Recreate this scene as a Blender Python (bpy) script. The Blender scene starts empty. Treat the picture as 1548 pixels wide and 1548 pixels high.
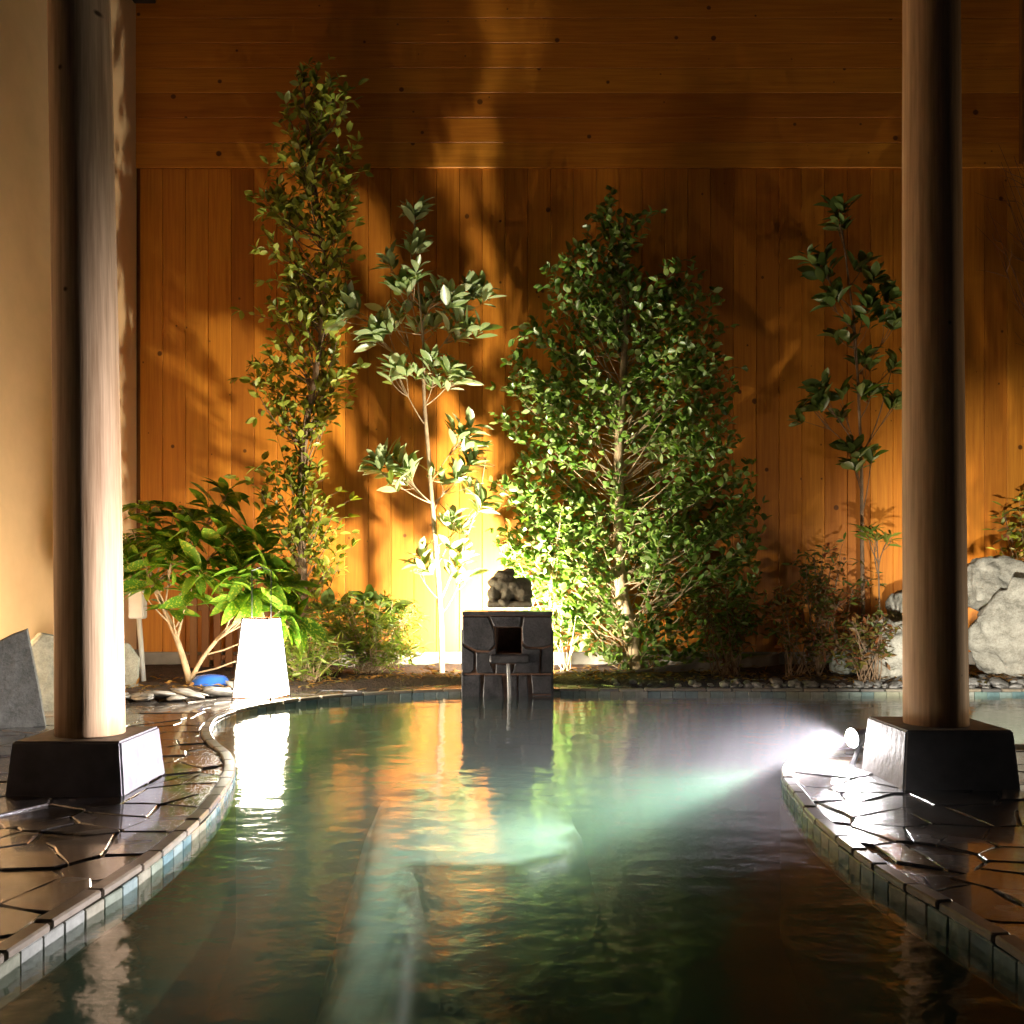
import bpy, bmesh, math, random
import numpy as np
from mathutils import Vector, Matrix, Quaternion, noise as mnoise

R = math.radians
rng = random.Random(7)
scene = bpy.context.scene
C = scene.collection

# ------------------------------------------------------------------ camera
CAMZ, FPX, W, HY = 0.92, 1500.0, 1548.0, 885.0      # eye height above water, focal in photo px, width, horizon row
cd = bpy.data.cameras.new('camera'); cam = bpy.data.objects.new('camera', cd); C.objects.link(cam)
cam.location = (0, 0, CAMZ); cam.rotation_euler = (R(90), 0, 0)
cd.sensor_width = 36.0; cd.lens = 36.0 * FPX / W
cd.shift_y = (HY - W / 2) / W
cd.clip_start = 0.05; cd.clip_end = 500
scene.camera = cam

# ------------------------------------------------------------------ night sky, moonlight, exposure
SUN_EL, SUN_ROT = R(-4), R(200)
world = bpy.data.worlds.new('World'); scene.world = world; world.use_nodes = True
wn = world.node_tree.nodes; wl = world.node_tree.links
sky = wn.new('ShaderNodeTexSky'); sky.sky_type = 'NISHITA'; sky.sun_disc = False
sky.sun_elevation = SUN_EL; sky.sun_rotation = SUN_ROT
wl.new(sky.outputs[0], wn['Background'].inputs[0]); wn['Background'].inputs[1].default_value = 0.15
vs = scene.view_settings
vs.view_transform = 'Standard'; vs.look = 'None'; vs.gamma = 1.0; vs.exposure = 0.0; vs.use_curve_mapping = False
cy = scene.cycles
cy.use_denoising = True; cy.max_bounces = 8; cy.diffuse_bounces = 4; cy.glossy_bounces = 4
cy.transparent_max_bounces = 12; cy.volume_bounces = 0; cy.transmission_bounces = 4
cy.sample_clamp_indirect = 6.0; cy.sample_clamp_direct = 0.0; cy.blur_glossy = 0.5
cy.caustics_reflective = False; cy.caustics_refractive = False
cy.use_adaptive_sampling = True; cy.adaptive_threshold = 0.05
cy.volume_step_rate = 2.0

# strengths of the lamps that light this garden (watts); wall lantern, uplights and rock lamp are assumed, the side one is added fill; their builders are further down
UP_W, FLOOD_W, ROCK_W, RIGHT_W, LANTERN_E, ASSUMED_LANTERN_E, SIDE_FILL_E = 2150.0, 2100.0, 1300.0, 200.0, 80.0, 60.0, 34.0

# ------------------------------------------------------------------ helpers
def P(px, py, y):
    """photo pixel at depth y -> world point"""
    return Vector(((px - W / 2) / FPX * y, y, CAMZ - (py - HY) / FPX * y))

def link(name, me, mat=None, parent=None):
    o = bpy.data.objects.new(name, me); C.objects.link(o)
    if mat is not None and me is not None:
        mats = mat if isinstance(mat, (list, tuple)) else [mat]
        if len(me.materials) == 0:
            for m in mats: me.materials.append(m)
    if parent is not None: o.parent = parent
    return o

def bm_obj(name, bm, mat, parent=None, smooth=False):
    me = bpy.data.meshes.new(name); bm.normal_update(); bm.to_mesh(me); bm.free()
    if smooth: me.polygons.foreach_set('use_smooth', [True] * len(me.polygons))
    return link(name, me, mat, parent)

def tag(o, label=None, cat=None, group=None, kind=None):
    if label: o['label'] = label
    if cat: o['category'] = cat
    if group: o['group'] = group
    if kind: o['kind'] = kind
    return o

def thing(name, label, cat, loc=(0, 0, 0), group=None):
    o = bpy.data.objects.new(name, None); C.objects.link(o)
    o.location = loc; o.empty_display_size = 0.1
    return tag(o, label, cat, group)

def add_box(bm, c, s, bevel=0.0, rot=None):
    r = bmesh.ops.create_cube(bm, size=1.0)
    vs_ = r['verts']
    bmesh.ops.scale(bm, vec=s, verts=vs_)
    if bevel > 0:
        es = list({e for v in vs_ for e in v.link_edges})
        b = bmesh.ops.bevel(bm, geom=es, offset=bevel, segments=1, affect='EDGES')
        vs_ = list({v for f in b['faces'] for v in f.verts} | {v for v in vs_ if v.is_valid})
    if rot is not None: bmesh.ops.rotate(bm, verts=vs_, matrix=rot, cent=(0, 0, 0))
    bmesh.ops.translate(bm, vec=c, verts=vs_)
    return vs_

def add_tube(bm, pts, radii, n=8, cap=True):
    pts = [Vector(p) for p in pts]
    rings = []
    prev = None
    for i, p in enumerate(pts):
        d = (pts[min(i + 1, len(pts) - 1)] - pts[max(i - 1, 0)])
        if d.length < 1e-9: d = Vector((0, 0, 1))
        d.normalize()
        if prev is None:
            a = d.orthogonal().normalized()
        else:
            a = (prev - d * prev.dot(d))
            a = a.normalized() if a.length > 1e-6 else d.orthogonal().normalized()
        prev = a; b = d.cross(a)
        r = radii[i] if hasattr(radii, '__len__') else radii
        rings.append([bm.verts.new(p + (a * math.cos(t) + b * math.sin(t)) * r) for t in [2 * math.pi * k / n for k in range(n)]])
    for r0, r1 in zip(rings[:-1], rings[1:]):
        for k in range(n):
            bm.faces.new((r0[k], r0[(k + 1) % n], r1[(k + 1) % n], r1[k]))
    if cap:
        bm.faces.new(list(reversed(rings[0]))); bm.faces.new(rings[-1])

def catmull(pts, n=8, closed=False):
    out = []; N = len(pts)
    segs = N if closed else N - 1
    for i in range(segs):
        g = (lambda k: pts[k % N]) if closed else (lambda k: pts[min(max(k, 0), N - 1)])
        p0, p1, p2, p3 = [Vector(g(i + k)) for k in (-1, 0, 1, 2)]
        for j in range(n):
            t = j / n
            out.append(0.5 * ((2 * p1) + (p2 - p0) * t + (2 * p0 - 5 * p1 + 4 * p2 - p3) * t * t + (3 * p1 - p0 - 3 * p2 + p3) * t ** 3))
    if not closed: out.append(Vector(pts[-1]))
    return out

def extrude_poly(bm, poly, z0, z1, bevel=0.0):
    """poly: list of (x,y) counter-clockwise -> prism with softened top edge"""
    n = len(poly)
    cx = sum(p[0] for p in poly) / n; cyy = sum(p[1] for p in poly) / n
    lo = [bm.verts.new((p[0], p[1], z0)) for p in poly]
    if bevel > 0:
        mid = [bm.verts.new((p[0], p[1], z1 - bevel)) for p in poly]
        hi = []
        for p in poly:
            d = Vector((cx - p[0], cyy - p[1]))
            d = d.normalized() * min(bevel * 1.2, d.length * .3) if d.length > 1e-6 else d
            hi.append(bm.verts.new((p[0] + d.x, p[1] + d.y, z1)))
        for k in range(n):
            bm.faces.new((lo[k], lo[(k + 1) % n], mid[(k + 1) % n], mid[k]))
            bm.faces.new((mid[k], mid[(k + 1) % n], hi[(k + 1) % n], hi[k]))
    else:
        hi = [bm.verts.new((p[0], p[1], z1)) for p in poly]
        for k in range(n): bm.faces.new((lo[k], lo[(k + 1) % n], hi[(k + 1) % n], hi[k]))
    bm.faces.new(hi)

# ------------------------------------------------------------------ materials
class MB:
    def __init__(s, name):
        s.m = bpy.data.materials.new(name); s.m.use_nodes = True
        s.n = s.m.node_tree.nodes; s.l = s.m.node_tree.links
        s.b = s.n['Principled BSDF']; s.out = s.n['Material Output']
    def node(s, t, **kw):
        nd = s.n.new(t)
        for k, v in kw.items():
            if k.startswith('i_'): nd.inputs[k[2:].replace('_', ' ')].default_value = v
            else: setattr(nd, k, v)
        return nd
    def link(s, a, b): s.l.new(a, b)
    def coord(s, kind='Object', scale=(1, 1, 1), rnd=True):
        tc = s.node('ShaderNodeTexCoord'); mp = s.node('ShaderNodeMapping')
        mp.inputs['Scale'].default_value = scale
        s.link(tc.outputs[kind], mp.inputs['Vector'])
        if rnd:
            oi = s.node('ShaderNodeObjectInfo'); ml = s.node('ShaderNodeMath', operation='MULTIPLY'); ml.inputs[1].default_value = 37.0
            s.link(oi.outputs['Random'], ml.inputs[0])
            cb = s.node('ShaderNodeCombineXYZ')
            for k in range(3): s.link(ml.outputs[0], cb.inputs[k])
            s.link(cb.outputs[0], mp.inputs['Location'])
        return mp.outputs[0]
    def noise(s, vec, scale, detail=4, rough=.55):
        nd = s.node('ShaderNodeTexNoise'); nd.inputs['Scale'].default_value = scale
        nd.inputs['Detail'].default_value = detail; nd.inputs['Roughness'].default_value = rough
        if vec is not None: s.link(vec, nd.inputs['Vector'])
        return nd.outputs['Fac']
    def ramp(s, fac, stops):
        r = s.node('ShaderNodeValToRGB'); e = r.color_ramp.elements
        while len(e) < len(stops): e.new(0.5)
        for el, (p, c) in zip(e, stops): el.position = p; el.color = (*c, 1)
        s.link(fac, r.inputs[0]); return r.outputs[0]
    def mixc(s, fac, a, b, mode='MIX'):
        m = s.node('ShaderNodeMix', data_type='RGBA', blend_type=mode)
        for sock, v in ((m.inputs[0], fac), (m.inputs[6], a), (m.inputs[7], b)):
            if isinstance(v, (int, float)): sock.default_value = v
            elif isinstance(v, tuple): sock.default_value = (*v, 1)
            else: s.link(v, sock)
        return m.outputs[2]
    def math(s, op, a, b=None, clamp=False):
        m = s.node('ShaderNodeMath', operation=op, use_clamp=clamp)
        for k, v in enumerate((a, b)):
            if v is None: continue
            if isinstance(v, (int, float)): m.inputs[k].default_value = v
            else: s.link(v, m.inputs[k])
        return m.outputs[0]
    def bump(s, h, strength=.3, dist=.01):
        b = s.node('ShaderNodeBump'); b.inputs['Strength'].default_value = strength; b.inputs['Distance'].default_value = dist
        s.link(h, b.inputs['Height']); s.link(b.outputs[0], s.b.inputs['Normal']); return b
    def set(s, **kw):
        for k, v in kw.items():
            sock = s.b.inputs[k.replace('_', ' ')]
            if isinstance(v, (int, float)): sock.default_value = v
            elif isinstance(v, tuple): sock.default_value = (*v, 1)
            else: s.link(v, sock)
        return s.m

def mat_simple(name, col, rough=.6, var=.25, scale=8, bump=.2, metal=0.0, dist=.01):
    b = MB(name); v = b.coord()
    n = b.noise(v, scale, 6, .6)
    lo = tuple(c * (1 - var) for c in col); hi = tuple(min(1, c * (1 + var)) for c in col)
    b.set(Base_Color=b.ramp(n, [(.3, lo), (.7, hi)]), Roughness=rough, Metallic=metal)
    if bump: b.bump(b.noise(v, scale * 4, 5), bump, dist)
    return b.m

def mat_wood(name, dark, light, knots=True, rough=.5, relief=.004):
    b = MB(name)
    v = b.coord(scale=(1, 1, 1))
    st = b.node('ShaderNodeMapping'); st.inputs['Scale'].default_value = (14, 14, .6); b.link(v, st.inputs['Vector'])
    g = b.noise(st.outputs[0], 2.2, 6, .6)
    st2 = b.node('ShaderNodeMapping'); st2.inputs['Scale'].default_value = (60, 60, 1.2); b.link(v, st2.inputs['Vector'])
    g2 = b.noise(st2.outputs[0], 2.0, 3, .6)
    f = b.math('ADD', b.math('MULTIPLY', g, .7), b.math('MULTIPLY', g2, .3))
    col = b.ramp(f, [(.3, dark), (.68, light)])
    oi = b.node('ShaderNodeObjectInfo')
    tint = b.ramp(oi.outputs['Random'], [(0, (.70, .62, .56)), (.3, (.92, .86, .82)), (.7, (1, .97, .95)), (1, (1.0, 1.05, 1.1))])
    col = b.mixc(1.0, col, tint, 'MULTIPLY')
    if knots:
        mp = b.node('ShaderNodeMapping'); mp.inputs['Scale'].default_value = (3.2, .02, 3.0); b.link(v, mp.inputs['Vector'])
        sx_ = b.node('ShaderNodeSeparateXYZ'); b.link(mp.outputs[0], sx_.inputs[0]); cx_ = b.node('ShaderNodeCombineXYZ'); b.link(sx_.outputs['X'], cx_.inputs[0]); b.link(sx_.outputs['Z'], cx_.inputs[1])
        vo = b.node('ShaderNodeTexVoronoi', voronoi_dimensions='2D'); vo.inputs['Scale'].default_value = 1.0; b.link(cx_.outputs[0], vo.inputs['Vector'])
        wn_ = b.node('ShaderNodeTexWhiteNoise'); b.link(vo.outputs['Color'], wn_.inputs['Vector'])
        thr = b.math('MULTIPLY', b.math('POWER', wn_.outputs['Value'], 4.0), .10)
        k = b.math('MULTIPLY', b.math('SUBTRACT', thr, vo.outputs['Distance']), 40.0, True)
        col = b.mixc(k, col, tuple(c * .28 for c in dark))
    b.set(Base_Color=col, Roughness=rough)
    b.bump(f, .3, relief)
    return b.m

def mat_leaf(name, cols, rough=.38, trans=.3, varieg=None):
    b = MB(name)
    gi = b.node('ShaderNodeNewGeometry'); oi = b.node('ShaderNodeObjectInfo')
    r = b.math('FRACT', b.math('ADD', gi.outputs['Random Per Island'], b.math('MULTIPLY', oi.outputs['Random'], 7.3)))
    col = b.ramp(r, [(i / (len(cols) - 1), c) for i, c in enumerate(cols)])
    if varieg:
        v = b.coord(scale=(1, 1, 1))
        n = b.noise(v, 14, 2, .5)
        col = b.mixc(b.math('MULTIPLY', b.math('SUBTRACT', n, .54), 14.0, True), col, varieg)
    b.set(Base_Color=col, Roughness=rough)
    tr = b.node('ShaderNodeBsdfTranslucent')
    b.link(b.mixc(1.0, col, (1.5, 1.6, .6), 'MULTIPLY'), tr.inputs['Color'])
    mx = b.node('ShaderNodeMixShader'); mx.inputs[0].default_value = trans
    b.link(b.b.outputs[0], mx.inputs[1]); b.link(tr.outputs[0], mx.inputs[2]); b.link(mx.outputs[0], b.out.inputs['Surface'])
    return b.m

def mat_emit(name, col, s):
    b = MB(name); b.set(Base_Color=(.8, .8, .8), Emission_Color=col, Emission_Strength=s); return b.m

M = {}
M['cedar'] = mat_wood('cedar planks', (.42, .128, .008), (.66, .262, .024))
M['cedar_frame'] = mat_wood('cedar trim', (.16, .05, .01), (.26, .10, .02), False)
M['post'] = mat_wood('weathered log', (.30, .165, .07), (.72, .49, .28), True, .6, .006)
M['stucco'] = mat_simple('cream stucco', (.74, .50, .26), .9, .06, 3, .5, dist=.004)
M['concrete'] = mat_simple('concrete', (.22, .215, .22), .6, .3, 6, .3)
M['footing'] = mat_simple('footing concrete', (.26, .235, .20), .85, .25, 5, .4)
M['soil'] = mat_simple('dark soil', (.045, .026, .015), .9, .5, 12, 1.0, dist=.03)
M['mortar'] = mat_simple('wet mortar', (.075, .064, .054), .3, .4, 10, .6)
M['black_metal'] = mat_simple('black metal', (.02, .02, .022), .4, .2, 10, 0)
M['white_plastic'] = mat_simple('white plastic', (.62, .62, .58), .45, .1, 5, 0)
M['blue'] = mat_simple('blue plastic', (.02, .09, .35), .25, .2, 5, .1)
M['eave'] = mat_simple('dark eave', (.03, .022, .015), .7, .3, 4, .1)
M['bark_pale'] = mat_simple('pale bark', (.36, .26, .15), .8, .35, 14, .6)
M['bark_dark'] = mat_simple('brown bark', (.20, .13, .075), .85, .4, 14, .6)
M['twig_red'] = mat_simple('reddish twig', (.12, .045, .02), .7, .3, 10, .2)

def mat_slate():
    b = MB('wet flagstone'); v = b.coord()
    n = b.noise(v, 5, 8, .65); oi = b.node('ShaderNodeObjectInfo')
    base = b.ramp(oi.outputs['Random'], [(0, (.035, .034, .036)), (.4, (.062, .056, .052)), (.75, (.09, .078, .068)), (1, (.05, .05, .055))])
    col = b.mixc(1.0, base, b.ramp(n, [(.3, (.6, .6, .6)), (.7, (1.25, 1.2, 1.15))]), 'MULTIPLY')
    wet = b.noise(v, 2.2, 3, .5)
    rg = b.ramp(wet, [(.40, (.05, .05, .05)), (.66, (.30, .30, .30))])
    b.set(Base_Color=col, Roughness=rg, Specular_IOR_Level=.6)
    b.set(Coat_Weight=.7, Coat_Roughness=.06)
    b.bump(b.math('ADD', b.noise(v, 5, 8, .7), b.math('MULTIPLY', b.noise(v, 28, 5, .7), .25)), .8, .018)
    return b.m
M['slate'] = mat_slate()

def mat_tile(name, cols, rough=.25):
    b = MB(name); oi = b.node('ShaderNodeObjectInfo'); v = b.coord()
    stops = [(i / len(cols), c) for i, c in enumerate(cols)]
    col = b.ramp(oi.outputs['Random'], stops)
    for nd in b.n:
        if nd.type == 'VALTORGB': nd.color_ramp.interpolation = 'CONSTANT'
    col = b.mixc(.8, col, b.ramp(b.noise(v, 25, 5, .6), [(.3, (.6, .62, .6)), (.7, (1.1, 1.1, 1.1))]), 'MULTIPLY')
    b.set(Base_Color=col, Roughness=rough); b.bump(b.noise(v, 40, 3), .15, .004)
    return b.m
M['tile'] = mat_tile('glazed edge tile', [(.15, .22, .20), (.24, .23, .17), (.25, .26, .23), (.18, .21, .16), (.11, .18, .19), (.21, .22, .16), (.19, .25, .24)])
M['coping'] = mat_tile('coping strip', [(.17, .14, .10), (.22, .20, .16), (.13, .125, .12), (.25, .21, .16)], .3)

def mat_mosaic(name, cols, scale=11.0):
    b = MB(name); v = b.coord(rnd=False)
    vo = b.node('ShaderNodeTexVoronoi', distance='CHEBYCHEV'); vo.inputs['Scale'].default_value = scale; vo.inputs['Randomness'].default_value = 0.0
    b.link(v, vo.inputs['Vector'])
    wn_ = b.node('ShaderNodeTexWhiteNoise'); b.link(vo.outputs['Position'], wn_.inputs['Vector'])
    col = b.ramp(wn_.outputs['Value'], [(i / (len(cols) - 1), c) for i, c in enumerate(cols)])
    col = b.mixc(b.math('MULTIPLY', b.math('SUBTRACT', vo.outputs['Distance'], .45), 30, True), col, (.25, .26, .22))
    b.set(Base_Color=col, Roughness=.4); return b.m
M['basin'] = mat_simple('pool floor', (.025, .028, .010), .6, .5, 2.5, 0)
M['basin'].node_tree.nodes['Principled BSDF'].inputs['Specular IOR Level'].default_value = .05
M['bench'] = mat_simple('pale ledge tile', (.30, .46, .36), .5, .3, 4, 0)

def mat_granite(name, a, c, rough=.35, bump=.5):
    b = MB(name); v = b.coord()
    n = b.noise(v, 9, 8, .7); n2 = b.noise(v, 70, 4, .7)
    f = b.math('ADD', b.math('MULTIPLY', n, .65), b.math('MULTIPLY', n2, .35))
    b.set(Base_Color=b.ramp(f, [(.36, a), (.52, tuple((x + y) / 2 for x, y in zip(a, c))), (.68, c)]), Roughness=rough)
    b.bump(n, bump, .03); return b.m
M['black_granite'] = mat_granite('black granite', (.016, .017, .021), (.10, .095, .105), .3)
M['joint'] = mat_simple('rusty joint', (.17, .09, .055), .6, .4, 20, .4)
M['frog_stone'] = mat_granite('mossy carved stone', (.16, .135, .085), (.46, .42, .30), .8, .8)
M['boulder'] = mat_granite('garden boulder', (.20, .19, .15), (.62, .60, .52), .85, 1.0)
M['slab'] = mat_granite('grey slab', (.10, .11, .09), (.27, .28, .24), .75, .9)
M['pebble'] = mat_simple('river pebble', (.20, .195, .185), .45, .75, 1.3, .3)

def mat_water():
    b = MB('hot spring water'); b.n.remove(b.b)
    tc = b.node('ShaderNodeTexCoord')
    mp = b.node('ShaderNodeMapping'); mp.inputs['Scale'].default_value = (1, 1.25, 1); b.link(tc.outputs['Object'], mp.inputs['Vector'])
    sep = b.node('ShaderNodeSeparateXYZ'); b.link(tc.outputs['Object'], sep.inputs[0])
    n1 = b.noise(mp.outputs[0], 7.0, 3, .5); n2 = b.noise(mp.outputs[0], 2.3, 2, .5); n3 = b.noise(mp.outputs[0], 22, 2, .5)
    near = b.math('MULTIPLY', b.math('SUBTRACT', 5.2, sep.outputs['Y']), .4, True)     # ripples from the inlet side are livelier
    h = b.math('ADD', b.math('MULTIPLY', n2, .6), b.math('MULTIPLY', n1, b.math('ADD', .12, b.math('MULTIPLY', near, .18))))
    h = b.math('ADD', h, b.math('MULTIPLY', n3, .05))
    bp = b.node('ShaderNodeBump'); bp.inputs['Strength'].default_value = 1.0; bp.inputs['Distance'].default_value = .0135
    b.link(h, bp.inputs['Height'])
    geo = b.node('ShaderNodeNewGeometry'); dt = b.node('ShaderNodeVectorMath', operation='DOT_PRODUCT')
    b.link(bp.outputs[0], dt.inputs[0]); b.link(geo.outputs['Incoming'], dt.inputs[1])
    # Schlick reflectance, the same from above and from below the surface
    refl = b.math('ADD', .02, b.math('MULTIPLY', b.math('POWER', b.math('SUBTRACT', 1.0, b.math('ABSOLUTE', dt.outputs['Value']), True), 5.0), .98))
    gl = b.node('ShaderNodeBsdfGlossy'); gl.inputs['Roughness'].default_value = .075; gl.inputs['Color'].default_value = (1, 1, 1, 1)
    b.link(bp.outputs[0], gl.inputs['Normal'])
    tr = b.node('ShaderNodeBsdfTransparent'); tr.inputs['Color'].default_value = (.86, .93, .86, 1)
    df = b.node('ShaderNodeBsdfDiffuse'); df.inputs['Color'].default_value = (.15, .22, .13, 1)
    m1 = b.node('ShaderNodeMixShader'); m1.inputs[0].default_value = .03
    b.link(tr.outputs[0], m1.inputs[1]); b.link(df.outputs[0], m1.inputs[2])
    m2 = b.node('ShaderNodeMixShader'); b.link(refl, m2.inputs[0])
    b.link(m1.outputs[0], m2.inputs[1]); b.link(gl.outputs[0], m2.inputs[2]); b.link(m2.outputs[0], b.out.inputs['Surface'])
    return b.m
M['water'] = mat_water()

def mat_steam():
    b = MB('steam'); b.n.remove(b.b)
    tc = b.node('ShaderNodeTexCoord'); sep = b.node('ShaderNodeSeparateXYZ'); b.link(tc.outputs['Object'], sep.inputs[0])
    hgt = b.math('POWER', b.math('SUBTRACT', 1.0, b.math('DIVIDE', sep.outputs['Z'], STEAM_H), True), 1.6)
    n = b.noise(tc.outputs['Object'], 2.6, 3, .55)
    wisps = b.math('MULTIPLY', b.math('SUBTRACT', n, .25), 1.8, True)
    # the plume hangs thickest in the right half of the narrow neck and thins out across the bath
    px = b.math('POWER', b.math('MULTIPLY', b.math('ADD', sep.outputs['X'], 1.7), 1 / 3.3, True), 1.8)
    py = b.math('SUBTRACT', 1.0, b.math('MULTIPLY', b.math('ABSOLUTE', b.math('SUBTRACT', sep.outputs['Y'], 4.15)), .55), True)
    d = b.math('MULTIPLY', b.math('MULTIPLY', hgt, b.math('ADD', .25, wisps)), b.math('MULTIPLY', b.math('MULTIPLY', px, py), STEAM_D))
    pv = b.node('ShaderNodeVolumePrincipled'); pv.inputs['Color'].default_value = (.92, .92, .95, 1)
    pv.inputs['Anisotropy'].default_value = 0.0
    b.link(d, pv.inputs['Density']); b.link(pv.outputs[0], b.out.inputs['Volume']); return b.m
STEAM_H, STEAM_D = .46, .10
M['steam'] = mat_steam()

# ------------------------------------------------------------------ pool outline
half = [(-1.16, -2.6), (-1.16, -1.0), (-1.15, .6), (-1.14, 2.2), (-1.09, 2.9), (-1.10, 3.5), (-1.15, 3.95), (-1.24, 4.45), (-1.38, 4.9),
        (-1.60, 5.35), (-1.77, 5.85), (-1.84, 6.35), (-1.74, 6.92), (-1.40, 7.43), (-.92, 7.76), (-.42, 7.94), (0, 7.98)]
right = [(.42, 7.96), (1.0, 7.95), (2.0, 7.93), (3.2, 7.91), (5.0, 7.9), (6.1, 7.85), (6.25, 6.5), (6.1, 5.35), (4.5, 5.22), (2.9, 5.2), (2.1, 5.15), (1.62, 5.02), (1.33, 4.74),
         (1.19, 4.40), (1.12, 3.95), (1.07, 3.5), (1.07, 2.9), (1.14, 2.2), (1.15, .6), (1.16, -1.0), (1.16, -2.6)]       # the bath runs on behind the right post
ctrl = half + right
side = catmull([Vector((x, y, 0)) for x, y in ctrl], 10)
OUT = [(p.x, p.y) for p in side]           # clockwise seen from above: up the left side, down the right
def resample(poly, step):
    out = [Vector(poly[0])]; acc = 0.0
    for a, b in zip(poly[:-1], poly[1:]):
        a = Vector(a); b = Vector(b); L = (b - a).length; d = step - acc
        while d <= L:
            out.append(a + (b - a) * (d / L)); d += step
        acc = (acc + L) % step
    return out
OUTA = np.array(OUT)
def inside_pool(x, y, grow=0.0):
    j = np.roll(OUTA, -1, 0)
    c = ((OUTA[:, 1] > y) != (j[:, 1] > y)) & (x < (j[:, 0] - OUTA[:, 0]) * (y - OUTA[:, 1]) / (j[:, 1] - OUTA[:, 1] + 1e-12) + OUTA[:, 0])
    return bool(c.sum() % 2)
def nearest_pool(x, y):
    j = np.roll(OUTA, -1, 0); d = j - OUTA
    t = np.clip(((x - OUTA[:, 0]) * d[:, 0] + (y - OUTA[:, 1]) * d[:, 1]) / ((d ** 2).sum(1) + 1e-12), 0, 1)
    q = OUTA + d * t[:, None]; r = np.hypot(q[:, 0] - x, q[:, 1] - y); k = int(r.argmin())
    return q[k], float(r[k]), d[k] / (np.hypot(*d[k]) + 1e-12)

PAVE_Z = .08
def fill_loops(bm, loops, z):
    es = []
    for lp in loops:
        v = [bm.verts.new((p[0], p[1], z)) for p in lp]
        es += [bm.edges.new((v[k], v[(k + 1) % len(v)])) for k in range(len(v))]
    bmesh.ops.triangle_fill(bm, edges=es, use_beauty=True, use_dissolve=False)
    for f in bm.faces:
        if f.normal.z < 0: f.normal_flip()

# ground with the pool cut out
bm = bmesh.new()
def offs(poly, d):
    out = []
    n = len(poly)
    for k in range(n):
        a = Vector(poly[k - 1]); b = Vector(poly[(k + 1) % n]); t = (b - a).normalized()
        nn = Vector((-t.y, t.x))          # left of travel = outward (clockwise path)
        out.append((poly[k][0] + nn.x * d, poly[k][1] + nn.y * d))
    return out
ring = offs(OUT, .05)
fill_loops(bm, [[(-60, -60), (60, -60), (60, 60), (-60, 60)], ring], .0725)
ground = bm_obj('ground', bm, M['mortar']); tag(ground, kind='structure')

# basin
bm = bmesh.new()
POOL_D = -.62; MURK = .46
top = [bm.verts.new((p[0], p[1], .0725)) for p in ring]; n = len(ring)
mid_ = [bm.verts.new((p[0], p[1], -.03)) for p in OUT]
bot = [bm.verts.new((p[0], p[1], POOL_D)) for p in OUT]
for k in range(n):
    q = (k + 1) % n
    bm.faces.new((top[k], mid_[k], mid_[q], top[q])); bm.faces.new((mid_[k], bot[k], bot[q], mid_[q]))
bm2 = bmesh.new(); fill_loops(bm2, [OUT], POOL_D); me = bpy.data.meshes.new('tmp'); bm2.to_mesh(me); bm2.free(); bm.from_mesh(me)
bpy.data.meshes.remove(me)
basin = bm_obj('pool_basin', bm, M['basin']); tag(basin, kind='structure')

# submerged ledge, L in plan, shade painted into its edges to blur them and dim the slopes
L1 = np.array([(-.72, 5.45), (-.70, 4.75), (-.51, 2.3), (-.27, 2.3), (-.40, 4.12), (.05, 4.12), (.24, 4.3), (.33, 4.75), (.30, 5.2), (.2, 5.45)])
def sd_poly(x, y, A):
    B_ = np.roll(A, -1, 0); d = B_ - A
    t = np.clip(((x - A[:, 0]) * d[:, 0] + (y - A[:, 1]) * d[:, 1]) / (d ** 2).sum(1), 0, 1)
    q = A + d * t[:, None]; r = np.hypot(q[:, 0] - x, q[:, 1] - y).min()
    c = ((A[:, 1] > y) != (B_[:, 1] > y)) & (x < (B_[:, 0] - A[:, 0]) * (y - A[:, 1]) / (B_[:, 1] - A[:, 1] + 1e-12) + A[:, 0])
    return r if c.sum() % 2 else -r
NX, NY = 62, 116; V = []; F = []; PAL = []
for j_ in range(NY):
    for i_ in range(NX):
        x = -.98 + i_ / (NX - 1) * 2.0; y = 2.1 + j_ / (NY - 1) * 3.6
        k = sd_poly(x, y, L1)
        z = max(0, min(1, (k + .10) / .12)); z = z * z * (3 - 2 * z)
        V.append((x, y, POOL_D - .01 + (-.25 - POOL_D + .01) * z)); PAL.append(max(0, min(1, (k - .02 + .03 * mnoise.noise((x * 7, y * 7, 0))) / .07)))
for j_ in range(NY - 1):
    for i_ in range(NX - 1): a = j_ * NX + i_; F.append((a, a + 1, a + NX + 1, a + NX))
me = bpy.data.meshes.new('submerged_ledge'); me.from_pydata(V, [], F); me.polygons.foreach_set('use_smooth', [True] * len(F))
at = me.attributes.new('edge_shade', 'FLOAT', 'POINT'); at.data.foreach_set('value', PAL)
b = MB('ledge tile with painted shade'); v = b.coord(rnd=False); an = b.node('ShaderNodeAttribute', attribute_name='edge_shade')
tl = b.ramp(b.noise(v, 5, 5, .6), [(.3, (.40, .62, .52)), (.5, (.52, .72, .58)), (.7, (.42, .70, .65))])
b.set(Base_Color=b.mixc(an.outputs['Fac'], (.016, .019, .007), tl), Roughness=.6)
ledge = link('submerged_ledge', me, b.m); tag(ledge, kind='structure')

# water
bm = bmesh.new(); fill_loops(bm, [offs(OUT, -.001)], 0.0)
water = bm_obj('water', bm, M['water']); tag(water, kind='structure'); water.location.z = .042

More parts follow.
